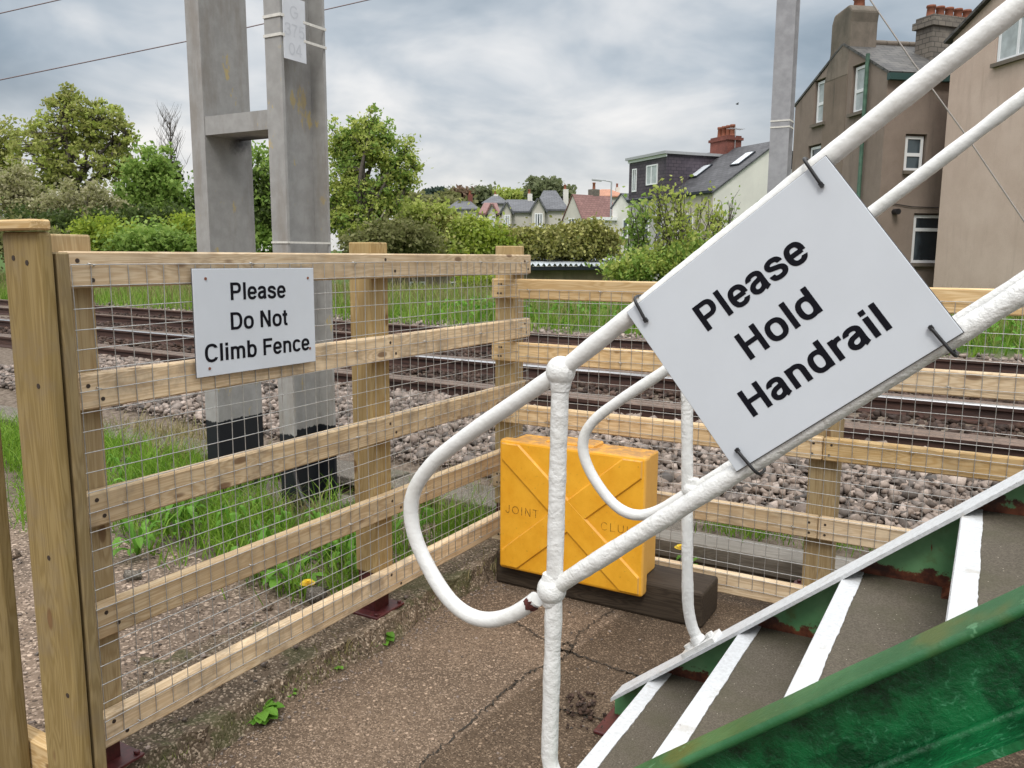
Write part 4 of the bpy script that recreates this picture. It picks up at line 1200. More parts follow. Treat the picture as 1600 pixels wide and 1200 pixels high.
# number plate
pl = thing('number_plate', 'pale number plate with faded characters strapped to the right mast column', 'plate', (-3.105, 3.2, 2.4))
b = MB(); b.box((-3.110, 3.134, 2.392), (-3.105, 3.287, 2.69)); b.build('board', M_PLATE, pl, bevel=0.001)
for s_, z in (('G', 2.62), ('375', 2.535), ('04', 2.445)):
    letters('lettering', s_, 0.085, (-3.1048, 3.2105, z-0.03), (0, 1, 0), (0, 0, 1), M_FADED, pl, 0.1)
for z in (2.592, 2.502):
    b = MB(); b.box((-3.224, 3.115, z-0.007), (-3.104, 3.1185, z+0.007)); b.box((-3.1075, 3.1185, z-0.007), (-3.104, 3.142, z+0.007))
    b.build('strap', M_STRAP, pl); b = MB(); b.box((-3.107, 3.272, z-0.009), (-3.1035, 3.436, z+0.004)); b.build('strap', M_STRAP, pl)
# hose and spoil by the mast
b = MB(); b.tube(catmull([(-3.13, 3.12, 0.33), (-3.09, 3.11, 0.24), (-3.02, 3.09, 0.16), (-2.93, 3.10, 0.10), (-2.84, 3.13, 0.075)]), 0.011, 8)
tag(settle(b.build('cable_hose', M_BLACK)), 'black hose running down the right mast foot to the ground', 'hose')

# ---- second mast beyond the tracks
def camdir(az):       # horizontal unit vector at azimuth az (deg) right of the view axis
    a = PSI-math.radians(az); return V(-math.sin(a), math.cos(a), 0)
m2 = thing('catenary_mast', 'single grey steel mast rising behind the tilted handrail notice', 'mast', (-3.3, 14.3, 0.3))
b = MB(); p0 = (-3.38, 14.2)
b.box((p0[0], p0[1], 0.3), (p0[0]+0.30, p0[1]+0.02, 9)); b.box((p0[0]+0.0, p0[1]+0.28, 0.3), (p0[0]+0.30, p0[1]+0.30, 9)); b.box((p0[0]+0.14, p0[1]+0.0195, 0.3), (p0[0]+0.16, p0[1]+0.2805, 9))
b.build('column', M_MAST2, m2)
for z in (3.62, 3.52):
    b = MB(); b.box((p0[0]-0.006, p0[1]-0.006, z-0.012), (p0[0]+0.306, p0[1]-0.0005, z+0.012)); b.box((p0[0]+0.301, p0[1]-0.0005, z-0.012), (p0[0]+0.306, p0[1]+0.3, z+0.012)); b.build('strap', M_STRAP, m2)
# ---- wires
def wire(name, pts, r, m, label, cat):
    b = MB(); b.tube(pts, r, 5); return tag(settle(b.build(name, m)), label, cat)
A_, B_, C_ = at(0, 125, 12), at(290, 65, 12.15), at(575, 0, 12.3)
wire('overhead_wire', [ex(B_, A_, 4), A_, B_, C_, ex(B_, C_, 6)], 0.0085, M_WIRE, 'lower overhead wire crossing behind the twin mast', 'wire')
A2, C2 = at(0, 21, 12), at(92, 0, 12.1)
wire('overhead_wire', [ex(C2, A2, 6), A2, C2, ex(A2, C2, 20)], 0.0085, M_WIRE, 'short overhead wire in the top left corner of the sky', 'wire')
wire('house_cable', [at(1320, -60, 16), at(1360, 0, 15.6), at(1425, 95, 15), at(1512, 215, 14.4), at(1600, 345, 14), at(1660, 440, 13.5)], 0.014, M_CABLE, 'grey cable slanting down in front of the brown and pink houses', 'cable')

# ================================================================= HOUSES
def win(parent, P, d, nrm, s0, s1, z0, z1, fr=0.06, bars_h=(0.5,), bars_v=(), sill=True, depth=0.0, pane=None, dz=0.0):
    """window in the wall plane through P along d, facing nrm; set back by depth"""
    d, nrm = np.asarray(d, float), np.asarray(nrm, float); up = V(0, 0, 1)
    Pp = np.array([P[0], P[1], 0.0])-nrm*depth
    w_ = MB(); T = 0.03
    def bar(a0, a1, c0, c1, t0=0.0, t1=0.045):
        c = Pp+d*(a0+a1)/2+up*(c0+c1)/2+nrm*(t0+t1)/2
        w_.obox(c, d*(a1-a0)/2, nrm*(t1-t0)/2, up*(c1-c0)/2)
    bar(s0, s0+fr, z0, z1); bar(s1-fr, s1, z0, z1); bar(s0+fr, s1-fr, z1-fr, z1); bar(s0+fr, s1-fr, z0, z0+fr)
    for f in bars_h: zc = z0+(z1-z0)*f; bar(s0+fr, s1-fr, zc-fr*0.6, zc+fr*0.6, 0, 0.042)
    for f in bars_v: sc = s0+(s1-s0)*f; bar(sc-fr*0.5, sc+fr*0.5, z0+fr, z1-fr, 0, 0.04)
    wo = w_.build('window', M_UPVC, parent)
    g = MB(); c = Pp+d*(s0+s1)/2+up*(z0+z1)/2+nrm*0.015
    g.obox(c, d*((s1-s0)/2-fr*0.8), nrm*0.006, up*((z1-z0)/2-fr*0.8)); g.build('pane', pane or M_GLASS, wo)
    if sill:
        k = MB(); Pf = np.array([P[0], P[1], 0.0])
        k.obox(Pf+d*(s0+s1)/2+up*(z0-0.05)+nrm*(0.03-depth/2), d*((s1-s0)/2+0.08), nrm*(0.06+depth/2), up*0.045); k.build('sill', M_SILL, wo)
    return wo
def pot(b, c, r=0.13, h=0.5, mi=0):
    c = np.asarray(c, float)
    b.tube([c, c+V(0, 0, h*0.8), c+V(0, 0, h*0.82), c+V(0, 0, h)], [r, r*0.85, r*1.08, r*1.02], 12, mi)

def gable_house(name, label, P0, d, e, width, depth, zb, ze, zr, wm, rm, ridge=0.5, over=0.12, cat='house'):
    """P0: gable's near corner, d along the gable, e along the ridge (into the house)"""
    h = thing(name, label, cat, (P0[0], P0[1], zb))
    d, e = np.asarray(d, float), np.asarray(e, float); P = np.array([P0[0], P0[1], 0.0]); up = V(0, 0, 1)
    pl = [P+up*zb, P+d*width+up*zb, P+d*width+up*ze, P+d*width*ridge+up*zr, P+up*ze]
    b = MB(); b.prism(pl, e*depth); wall = b.build('wall', wm, h)
    r = MB(); t_ = 0.07
    for (s0, s1) in ((0.0, width*ridge), (width, width*ridge)):
        A = P+d*s0+up*ze; B = P+d*s1+up*zr
        sl = (A-B)/np.linalg.norm(A-B); A = A+sl*over*1.6
        nn = np.cross(sl, e); nn = nn if nn[2] > 0 else -nn
        q = [A-e*over+nn*0.012, B-e*over+nn*0.012, B-e*over+nn*(t_+0.012), A-e*over+nn*(t_+0.012)]
        r.prism(q, e*(depth+2*over))
    roof = uvbox(r.build('roof', rm, h))
    return h, wall, roof

UP = V(0, 0, 1)
g_ = V(-0.6295, 0.777, 0); g_ /= np.linalg.norm(g_); s_ = V(g_[1], -g_[0], 0)      # gable direction, side direction
# --- brown house with the big rendered stack
Pb = at(1388, 115, 22); bh, bwall, broof = gable_house('brown_house', 'tall brown rendered house with a sooty gable chimney and slate roof', Pb, g_, s_, 5.03, 9.0, -1.2, 6.26, 7.5, M_BROWNW, M_SLATE, ridge=0.46, over=0.03)
nG = -s_; nS = -g_
cb = MB(); wins = []
for (ua, va, ub, vb) in ((1334, 106, 1350, 172), (1275, 129, 1287.5, 190), (1264, 231, 1287, 300)):
    sA, zA = onwall(ua, va, Pb, g_); sB, zB = onwall(ub, vb, Pb, g_)
    s0, s1 = sorted((sA, sB)); z0, z1 = sorted((zA, zB)); wins.append((g_, nG, s0, s1, z0, z1))
for (ua, va, ub, vb) in ((1418, 212, 1442, 267), (1431, 336, 1474, 411)):
    sA, zA = onwall(ua, va, Pb, s_); sB, zB = onwall(ub, vb, Pb, s_)
    s0, s1 = sorted((sA, sB)); z0, z1 = sorted((zA, zB)); wins.append((s_, nS, s0, s1, z0, z1))
for (d, n, s0, s1, z0, z1) in wins:
    c = np.array([Pb[0], Pb[1], 0])+d*(s0+s1)/2+UP*(z0+z1)/2
    cb.obox(c, d*((s1-s0)/2+0.05), n*0.16, UP*((z1-z0)/2+0.05))
cut(bwall, cb)
for i, (d, n, s0, s1, z0, z1) in enumerate(wins):
    win(bh, Pb, d, n, s0, s1, z0, z1, 0.075, (0.47,) if i < 4 else (0.7,), (), True, 0.12, M_NET if i < 2 else None)
# stack: wide at the foot, stepping in, coping
sc0, zc0 = onwall(1329, 70, Pb, g_); sc1, _ = onwall(1297, 90, Pb, g_)
Pq = np.array([Pb[0], Pb[1], 0.0])
ztop = onwall(1325, 8, Pb, g_)[1]
b = MB()
b.prism([Pq+g_*(sc0+0.02)+UP*6.6-s_*0.02, Pq+g_*(sc1+0.25)+UP*6.6-s_*0.02, Pq+g_*sc1+UP*7.4-s_*0.02, Pq+g_*sc1+UP*(ztop-0.35)-s_*0.02, Pq+g_*(sc1-0.12)+UP*(ztop-0.1)-s_*0.02, Pq+g_*(sc0+0.2)+UP*ztop-s_*0.02, Pq+g_*(sc0-0.04)+UP*(ztop-0.2)-s_*0.02, Pq+g_*(sc0+0.02)+UP*(ztop-0.5)-s_*0.02], s_*0.85)
ck = b.build('chimney', M_STACKW, bh, bevel=0.06, seg=2)
b = MB(); b.prism([Pq+g_*(sc0+0.05)+UP*(-1.0)-s_*0.012, Pq+g_*(sc1+0.1)+UP*(-1.0)-s_*0.012, Pq+g_*(sc1+0.22)+UP*6.65-s_*0.012, Pq+g_*(sc0+0.03)+UP*6.65-s_*0.012], s_*0.05); b.build('chimney_breast', M_STAINW, bh)
b = MB(); pot(b, Pq+g_*(sc0+0.45)+UP*(ztop-0.12)+s_*0.45, 0.17, 0.42); b.build('chimney_pot', M_POT, ck)
# gutter and downpipes
b = MB(); b.obox(Pq+s_*4.5+UP*6.17-g_*0.10, s_*4.55, g_*0.07, UP*0.085); b.build('gutter', M_GUTTER, bh)
sp, zp = onwall(1361, 84, Pb, g_)
b = MB(); b.tube([Pq+g_*sp+UP*zp-s_*0.09, Pq+g_*sp+UP*4.5-s_*0.09, Pq+g_*sp+UP*3.1-s_*0.09, Pq+g_*sp+UP*2.95-s_*0.09], [0.055, 0.055, 0.055, 0.075], 8); b.build('soil_pipe', M_PIPE, bh)
sv, zv = onwall(1397, 331, Pb, s_)
b = MB(); b.tube([Pq+s_*sv+UP*zv-g_*0.0, Pq+s_*sv+UP*zv-g_*0.2], 0.08, 10); b.build('vent', M_BLACK, bh)
b = MB(); b.tube([Pq+s_*(sv-0.1)+UP*(zv+0.22)-g_*0.03, Pq+s_*(sv+0.5)+UP*(zv+0.14)-g_*0.03, Pq+s_*(sv+1.3)+UP*(zv+0.13)-g_*0.03], 0.012, 5); b.build('wall_cable', M_BLACK, bh)
# ridge tiles
b = MB(); zr_ = 7.5
for k in range(22): b.tube([Pq+g_*5.03*0.46+s_*(0.95+0.36*k)+UP*(zr_+0.10), Pq+g_*5.03*0.46+s_*(0.95+0.36*k+0.34)+UP*(zr_+0.105)], 0.10, 8)
b.build('ridge_tiles', M_SILL, broof)
# stone stack with a row of pots behind the ridge
b = MB(); q0 = at(1445, 40, 23.3); q1 = at(1530, 36, 23.9)
dd = (q1-q0)*V(1, 1, 0); L = np.linalg.norm(dd); dd /= L; pd = V(-dd[1], dd[0], 0)
zt_ = q0[2]-0.02
b.obox(np.array([q0[0], q0[1], 0])+dd*L/2+UP*(zt_-1.0), dd*L/2, pd*0.3, UP*1.0); ck2 = uvbox(b.build('chimney', M_STONEW, bh))
b = MB(); b.obox(np.array([q0[0], q0[1], 0])+dd*L/2+UP*(zt_+0.05), dd*(L/2+0.08), pd*0.38, UP*0.09); b.obox(np.array([q0[0], q0[1], 0])+dd*L/2+UP*(zt_+0.2), dd*(L/2+0.02), pd*0.32, UP*0.06); uvbox(b.build('coping', M_STONEW, ck2))
for k in range(6):
    b = MB(); pot(b, np.array([q0[0], q0[1], 0])+dd*(L*(0.09+0.165*k))+UP*(zt_+0.26), 0.12, 0.31); b.build('chimney_pot', M_POT, ck2)

# --- pinkish house at the right edge
Pp = at(1490, 55, 21.0); d2 = -g_
ph, pwall, proof = gable_house('pink_house', 'smooth pinkish rendered house at the right edge, standing nearest', Pp, d2, s_, 9.5, 7.0, -1.2, float(Pp[2])-0.1, float(Pp[2])+2.1, M_PINKW, M_SLATE, ridge=0.5)
sA, zA = onwall(1563, 22, Pp, d2); sB, zB = onwall(1640, 92, Pp, d2); zA = onwall(1600, 18, Pp, d2)[1]; zB = onwall(1563, 97, Pp, d2)[1]
s0, s1 = sorted((sA, sB)); z0, z1 = sorted((zA, zB)); s1 = s0+1.75
cb = MB(); cb.obox(np.array([Pp[0], Pp[1], 0])+d2*(s0+s1)/2+UP*(z0+z1)/2, d2*((s1-s0)/2+0.02), s_*0.12, UP*((z1-z0)/2+0.02)); cut(pwall, cb)
win(ph, Pp, d2, -s_, s0, s1, z0, z1, 0.07, (), (0.36,), True, 0.06, M_NET)

# --- white gabled house with purple tile-hung dormer
wd_ = V(-0.8, 0.6, 0); wg = V(0.6, 0.8, 0)
Pw = at(1115, 300, 40)
wh, wwall, wroof = gable_house('white_house', 'white gabled house with dark slate roof, rooflights and a purple tiled dormer', Pw, wg, wd_, 7.6, 7.7, -1.5, 4.52, 7.1, M_WHITEW, M_SLATED, over=0.10)
Pw0 = np.array([Pw[0], Pw[1], 0.0])
b = MB(); b.obox(Pw0+wd_*3.85+UP*1.5-wg*0.02, wd_*3.84, wg*0.03, UP*3.0); b.build('front_wall', M_CREAMW, wh)
b = MB(); b.obox(Pw0+wd_*5.7+UP*1.5-wg*0.055, wd_*1.98, wg*0.03, UP*2.99); b.build('grey_front', M_GREYW, wh)
b = MB(); b.obox(Pw0+wd_*3.85+UP*4.55-wg*0.16, wd_*3.9, wg*0.07, UP*0.06); b.build('gutter', M_DARKTRIM, wh)
rs = (7.1-4.52)/3.8
def roofpt(s, t, off=0.0): return Pw0+wd_*s+wg*t+UP*(4.52+rs*t+0.125+off)
def rooflight(s0, s1, t0, t1):
    n_ = np.cross(wd_, (wg+UP*rs)); n_ = n_/np.linalg.norm(n_); n_ = n_ if n_[2] > 0 else -n_
    c = roofpt((s0+s1)/2, (t0+t1)/2, 0.03); sl = (wg+UP*rs)/math.hypot(1, rs)
    b = MB(); b.obox(c, wd_*(s1-s0)/2, sl*(t1-t0)/2*math.hypot(1, rs), n_*0.035); f_ = b.build('rooflight', M_DARKTRIM, wh)
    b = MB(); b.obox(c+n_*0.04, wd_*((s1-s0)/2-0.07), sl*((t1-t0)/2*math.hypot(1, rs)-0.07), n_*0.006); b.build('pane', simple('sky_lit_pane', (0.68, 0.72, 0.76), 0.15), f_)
rooflight(0.65, 1.35, 1.9, 2.9); rooflight(3.3, 4.2, 1.3, 2.3)
# dormer
ds0, ds1 = 3.95, 7.68
b = MB(); b.obox(Pw0+wd_*(ds0+ds1)/2+wg*1.86+UP*5.62, wd_*(ds1-ds0)/2, wg*1.98, UP*1.12); dm = uvbox(b.build('dormer', M_TILEP, wh))
b = MB(); b.obox(Pw0+wd_*(ds0+ds1)/2+wg*1.8+UP*6.80, wd_*((ds1-ds0)/2+0.14), wg*2.12, UP*0.07); b.build('dormer_roof', M_LAMP, dm)
b = MB(); b.obox(Pw0+wd_*(ds0+ds1)/2-wg*0.16+UP*6.66, wd_*((ds1-ds0)/2+0.05), wg*0.03, UP*0.07); b.obox(Pw0+wd_*(ds0+ds1)/2-wg*0.16+UP*4.56, wd_*((ds1-ds0)/2+0.05), wg*0.04, UP*0.06); b.build('fascia', M_UPVC, dm)
PD = Pw0-wg*0.12
win(dm, PD, wd_, -wg, 4.75, 5.85, 5.25, 6.3, 0.07, (), (0.55,), False, 0.0, M_NET); win(dm, PD, wd_, -wg, 6.85, 7.3, 5.0, 6.25, 0.07, (), (0.5,), False)
for (a, c, e_, f_) in ((1.5, 2.1, 2.3, 3.6), (2.7, 3.2, 2.7, 3.7)): win(wh, Pw0-wg*0.05, wd_, -wg, a, c, e_, f_, 0.07, (0.5,), (), True)
for (a, c, e_, f_) in ((4.2, 4.8, 2.3, 3.7), (5.5, 6.0, 2.3, 3.7), (6.9, 7.3, 2.4, 3.5)): win(wh, Pw0-wg*0.085, wd_, -wg, a, c, e_, f_, 0.07, (0.5,), (), True)
b = MB(); b.obox(Pw0+wg*2.05+UP*2.6-wd_*0.06, wg*0.09, wd_*0.06, UP*1.05); b.build('gable_pipe', M_SILL, wh)
b = MB(); b.obox(Pw0+wg*4.3+UP*3.6-wd_*0.25, wg*0.25, wd_*0.25, UP*0.06); b.build('wall_lamp', M_DARKTRIM, wh)
# brick stack with four pots
kc = roofpt(4.2, 3.75)-UP*1.05; b = MB(); b.obox(kc+UP*0.45, wd_*0.75, wg*0.45, UP*1.0); ck = uvbox(b.build('chimney', M_BRICK, wh))
b = MB(); b.obox(kc+UP*1.5, wd_*0.83, wg*0.53, UP*0.07); b.obox(kc+UP*1.62, wd_*0.75, wg*0.45, UP*0.05); uvbox(b.build('coping', M_BRICK, ck))
for k in range(4):
    b = MB(); pot(b, kc+wd_*(0.54-0.36*k)+UP*1.66, 0.14, 0.6); b.build('chimney_pot', M_POT, ck)
b = MB(); a0 = kc-wd_*0.8+UP*0.9
b.tube([a0, a0+UP*1.2], 0.02, 5)
for k in range(6): b.tube([a0+UP*1.1+wg*(-0.4+0.16*k)-wd_*0.25, a0+UP*1.1+wg*(-0.4+0.16*k)+wd_*0.25], 0.012, 4)
b.tube([a0+UP*1.1-wg*0.45, a0+UP*1.1+wg*0.45], 0.015, 4); b.build('aerial', M_LAMP, ck)
b = MB(); b.box((0, 0, 0), (0.01, 0.01, 0.01))
kc2 = Pw0+wd_*7.0+wg*8.5+UP*6.9; b = MB(); b.obox(kc2-UP*0.4, wd_*0.6, wg*0.35, UP*0.8); uvbox(b.build('rear_chimney', M_BRICK, wh))
b = MB(); pot(b, kc2+wd_*0.3+UP*0.4, 0.15, 0.45); pot(b, kc2-wd_*0.25+UP*0.4, 0.15, 0.45); b.build('chimney_pot', M_POT, wh)

# --- glass-fronted extension sliver between the mast and the brown house
q = at(1247, 300, 29.5)
ext = thing('glazed_building', 'dark framed glazed building edge between the far mast and the brown house', 'building', (q[0], q[1], -1.2))
b = MB(); b.obox((q[0]-0.3, q[1]+0.8, 1.9), s_*0.5, g_*0.4, UP*3.1); b.build('wall', M_DARKTRIM, ext)
b = MB(); b.obox(V(q[0]-0.3, q[1]+0.8, 3.3)-g_*0.415, s_*0.42, g_*0.02, UP*1.25); b.build('pane', M_NET, ext)
b = MB(); b.obox(V(q[0]-0.3, q[1]+0.8, 5.06), s_*0.55, g_*0.45, UP*0.06); b.build('roof', M_DARKTRIM, ext)

# --- far houses along the rise
def far_house(label, ua, ub, v_eave, v_ridge, D, wm, rm, gable=None, chim=(), front_windows=(), hip=0.35, zb=-1.0, dep=8.0, turn=0.0, side_win=()):
    """eaves seen from pixel ua to ub at v_eave, ridge at v_ridge; gable = (u0, u1, v_apex, v_base)"""
    A = at(ua, v_eave, D); B = at(ub, v_eave, D+turn)
    d = (B-A)*V(1, 1, 0); Wd = np.linalg.norm(d); d /= Wd; e = V(-d[1], d[0], 0); A0 = V(A[0], A[1], 0)
    ze = float(A[2]); zr = float(at(0.5*(ua+ub), v_ridge, D+dep/2)[2])
    h = thing('far_house', label, 'house', (A[0], A[1], zb))
    b = MB(); b.prism([A0+UP*zb, A0+d*Wd+UP*zb, A0+d*Wd+UP*ze, A0+UP*ze], e*dep); b.build('wall', wm, h)
    b = MB(); o = 0.35; hp = Wd*hip
    c0, c1, c2, c3 = A0-d*o-e*o+UP*ze, A0+d*(Wd+o)-e*o+UP*ze, A0+d*(Wd+o)+e*(dep+o)+UP*ze, A0-d*o+e*(dep+o)+UP*ze
    r0, r1 = A0+d*hp+e*dep/2+UP*zr, A0+d*(Wd-hp)+e*dep/2+UP*zr
    lo = V(0, 0, -0.18)
    b.add([c0, c1, c2, c3, r0, r1, c0+lo, c1+lo, c2+lo, c3+lo], [(0, 1, 5, 4), (2, 3, 4, 5), (1, 2, 5), (3, 0, 4), (0, 6, 7, 1), (1, 7, 8, 2), (2, 8, 9, 3), (3, 9, 6, 0), (9, 8, 7, 6)])
    rf_ = uvbox(b.build('roof', rm, h))
    if gable:
        u0, u1, va, vb = gable
        P = at(u0, vb, D-0.9); Q = at(u1, vb, D-0.9); gd = (Q-P)*V(1, 1, 0); gw = np.linalg.norm(gd); gd /= gw; ge = V(-gd[1], gd[0], 0)
        za = float(at((u0+u1)/2, va, D-0.9)[2]); zb2 = float(P[2]); P = V(P[0], P[1], 0)
        b = MB(); b.prism([P+UP*zb, P+gd*gw+UP*zb, P+gd*gw+UP*zb2, P+gd*gw/2+UP*za, P+UP*zb2], ge*3.5); bay = b.build('gable_bay', wm, h)
        r = MB()
        for (a, c) in ((0, gw/2), (gw, gw/2)):
            X = P+gd*a+UP*zb2; Y = P+gd*c+UP*za; sl = (X-Y)/np.linalg.norm(X-Y); X = X+sl*0.4
            nn = np.cross(sl, ge); nn = nn if nn[2] > 0 else -nn
            r.prism([X-ge*0.35+nn*0.02, Y-ge*0.35+nn*0.02, Y-ge*0.35+nn*0.2, X-ge*0.35+nn*0.2], ge*5)
        uvbox(r.build('gable_roof', rm, bay))
        hh = za-zb2
        win(bay, P-ge*0.03, gd, -ge, gw*0.22, gw*0.85, zb2-1.9, zb2-0.35, 0.12, (), (0.33, 0.66), False)
        b = MB(); b.obox(P+gd*gw*0.53+UP*(zb2-2.75)-ge*0.05, gd*gw*0.36, ge*0.05, UP*0.75); b.build('apron_panel', M_FARG, bay)
        win(bay, P-ge*0.03, gd, -ge, gw*0.22, gw*0.85, zb2-5.2, zb2-3.6, 0.12, (), (0.33, 0.66), False)
    for (uc, vt, wpx, hpx, m_) in chim:
        c = at(uc, vt, D+dep*0.45); s1_ = wpx/FPX*D/2
        b = MB(); b.obox(c-UP*(hpx/FPX*D/2), d*s1_, e*0.5, UP*hpx/FPX*D/2); kk = uvbox(b.build('chimney', m_, h))
        b = MB(); pot(b, c-d*s1_*0.3, 0.16, 0.55); b.build('chimney_pot', M_POT, kk)
    for (u0, v0, u1, v1) in front_windows:
        s0, z1 = onwall(u0, v0, A0, d); s1, z0 = onwall(u1, v1, A0, d)
        win(h, A0-e*0.02, d, -e, s0, s1, z0, z1, 0.12, (), (0.5,), False)
    return h
far_house('far house with grey hipped roof, white end chimney and a dark edged gable', 838, 884, 327, 298, 95, M_FARW, M_ROOFFAR, gable=(831, 851, 311, 328), chim=((884, 296, 8, 30, M_WHITEW),), hip=0.28)
far_house('far house with grey roof and pale chimney between two other gabled houses', 786, 838, 330, 312, 100, M_FARW, M_ROOFFAR, gable=(784, 799, 317, 331), chim=((828, 303, 7.5, 22, M_WHITEW),), hip=0.1)
far_house('far gabled house with a dark red roof half hidden behind the hedge', 752, 778, 333, 317, 105, M_FARW, M_ROOFRED, gable=(762, 775, 319, 332), hip=0.1)
far_house('grey hip roofed house standing behind the row', 756, 792, 317, 305, 125, M_GREYW, M_ROOFFAR, chim=((775, 304, 7, 12, M_WHITEW),), hip=0.4, zb=1)
far_house('orange roofed house behind the pink roofed one', 926, 976, 306, 296, 115, M_FARW, M_ROOFOR, chim=((965, 293, 6, 14, M_WHITEW),), hip=0.35, zb=1)
far_house('low roofed house far left above the shrubs', 700, 745, 326, 313, 115, M_GREYW, M_ROOFFAR, chim=((735, 304, 7, 14, M_BRICK),), hip=0.3, zb=1)
# gabled house with the plain pinkish red roof
Pf = at(914, 352, 84); Pe = at(876, 352, 87); dg = (Pe-Pf)*V(1, 1, 0); wg_ = np.linalg.norm(dg); dg /= wg_; eg = V(dg[1], -dg[0], 0)
fh, _, _ = gable_house('red_roof_house', 'far house with a broad pinkish red roof and one gable window', Pf, dg, eg, wg_, 5.0, -1.0, float(at(914, 352, 84)[2]), float(at(896, 305, 86)[2]), M_FARW, M_ROOFRED)
win(fh, Pf, dg, -eg, wg_*0.42, wg_*0.66, 4.3, 5.3, 0.1, (), (0.5,), False)
b = MB(); kc = at(928, 296, 87); b.obox(kc-UP*0.9, dg*0.4, eg*0.45, UP*0.9); kk = uvbox(b.build('chimney', M_STONEW, fh)); b = MB(); pot(b, kc, 0.16, 0.7); b.build('chimney_pot', M_POT, kk)
# white house right of it
Pf = at(986, 322, 66); Pe = at(957, 322, 68); dg = (Pe-Pf)*V(1, 1, 0); wg_ = np.linalg.norm(dg); dg /= wg_; eg = V(dg[1], -dg[0], 0)
fh, _, _ = gable_house('white_gable_house', 'small white gabled house beside the street lamp, left of the dormer', Pf, dg, eg, wg_, 7, -1.2, float(at(986, 322, 66)[2]), float(at(972, 303, 67)[2]), M_WHITEW, M_ROOFFAR)
win(fh, Pf, dg, -eg, 0.3, 0.95, 2.9, 4.4, 0.1, (0.5,), (), False); win(fh, Pf, dg, -eg, 0.8, 1.4, 0.4, 1.8, 0.1, (0.5,), (), False)
b = MB(); bb = at(957, 325, 67.5); b.obox(V(bb[0], bb[1], 1.6)+dg*0.55, dg*0.6, eg*1.2, UP*2.8); b.build('side_wing', M_WHITEW, fh)
b = MB(); b.obox(V(bb[0], bb[1], 4.45)+dg*0.55, dg*0.8, eg*1.4, UP*0.12); b.build('wing_roof', M_UPVC, fh)

# --- street lamps
def lamp(label, u, vtop, vb, D, ua, va):
    t_ = at(u, vtop, D); g0 = at(u, vb, D); a = at(ua, va, D)
    h = thing('street_lamp', label, 'street lamp', (t_[0], t_[1], g0[2]))
    b = MB(); b.tube([(t_[0], t_[1], -1), (t_[0], t_[1], t_[2]*0.5), t_], [0.11, 0.09, 0.07], 8); b.build('pole', M_LAMP, h)
    b = MB(); b.tube([t_, t_+(a-t_)*0.75+UP*0.05, a], [0.06, 0.05, 0.05], 6); b.build('arm', M_LAMP, h)
    d = (a-t_)/np.linalg.norm(a-t_); b = MB(); b.obox(a+d*0.3, d*0.42, np.cross(d, UP)*0.15, UP*0.08); b.build('lamp_head', M_LAMP, h, bevel=0.03)
lamp('grey street lamp reaching left above the white gabled house', 955.5, 284, 345, 70, 938, 282)
lamp('grey street lamp showing above the dormer roof', 1005, 246, 300, 62, 1030, 246)

# --- shed with corrugated roof and low outbuilding behind the verge
q0, q1 = at(812, 416, 25.0), at(1010, 418, 28.0); dd = (q1-q0)*V(1, 1, 0); L = np.linalg.norm(dd); dd /= L; pd = V(-dd[1], dd[0], 0)
shed = thing('lineside_shed', 'low stained block shed with a corrugated metal roof behind the grass verge', 'shed', (q0[0], q0[1], -1.0))
zt_ = float(q0[2])
b = MB(); b.obox(V(q0[0], q0[1], 0)+dd*L/2+pd*1.6+UP*(zt_/2-0.55), dd*L/2, pd*1.6, UP*(zt_/2+0.42)); b.build('wall', M_BLOCKW, shed)
b = MB(); vs = []; nn_ = 150
for i in range(nn_+1):
    a = L*i/nn_-0.0; zc = 0.045*math.sin(i*2*math.pi/6)
    for (t_, zo) in ((-0.3, 0.02), (3.4, 0.30)):
        vs.append(V(q0[0], q0[1], zt_+0.02+zo+zc)+dd*a+pd*t_)
b.add(vs, [(2*i, 2*i+2, 2*i+3, 2*i+1) for i in range(nn_)], 0, True); b.build('roof', M_SHEET, shed)
b = MB(); b.obox(V(q0[0], q0[1], zt_-0.06)+dd*L/2-pd*0.24, dd*L/2, pd*0.03, UP*0.055); b.build('fascia', M_DARKTRIM, shed)
q0, q1 = at(630, 432, 24), at(735, 432, 25); dd = (q1-q0)*V(1, 1, 0); L = np.linalg.norm(dd); dd /= L; pd = V(-dd[1], dd[0], 0)
ob_ = thing('outbuilding', 'low brown outbuilding with white framed windows half hidden by the verge grass', 'building', (q0[0], q0[1], -1.0))
b = MB(); b.obox(V(q0[0], q0[1], -0.1)+dd*L/2+pd*1.5, dd*L/2, pd*1.5, UP*1.25); b.build('wall', M_BROWNW, ob_)
b = MB(); b.obox(V(q0[0], q0[1], 1.19)+dd*L/2+pd*1.4, dd*(L/2+0.1), pd*1.75, UP*0.035); b.build('roof', M_SLATED, ob_)
for (ua, ub) in ((640, 648), (655, 663), (702, 711)):
    A = onwall(ua, 440, q0, dd); B = onwall(ub, 455, q0, dd)
    win(ob_, q0, dd, -pd, A[0], B[0], B[1]-0.15, A[1], 0.04, (0.5,), (), False)

# --- bird
bq = at(1152, 163, 60); bird = MB(); bd = camdir(80)
bq = at(1152, 163, 100); bird.tube([bq-bd*0.18, bq-bd*0.05, bq+bd*0.12, bq+bd*0.18], [0.01, 0.05, 0.045, 0.01], 8)
for sg_ in (1, -1):
    w1 = bq+camdir(-10)*0.22*sg_+UP*0.16; w2 = bq+camdir(-10)*0.45*sg_+UP*0.10
    bird.prism([bq-bd*0.05, bq+bd*0.08, w1+bd*0.07, w2, w1-bd*0.06], UP*0.012)
tag(settle(bird.build('bird', M_DARKTRIM)), 'small dark bird flying in the grey sky', 'bird')
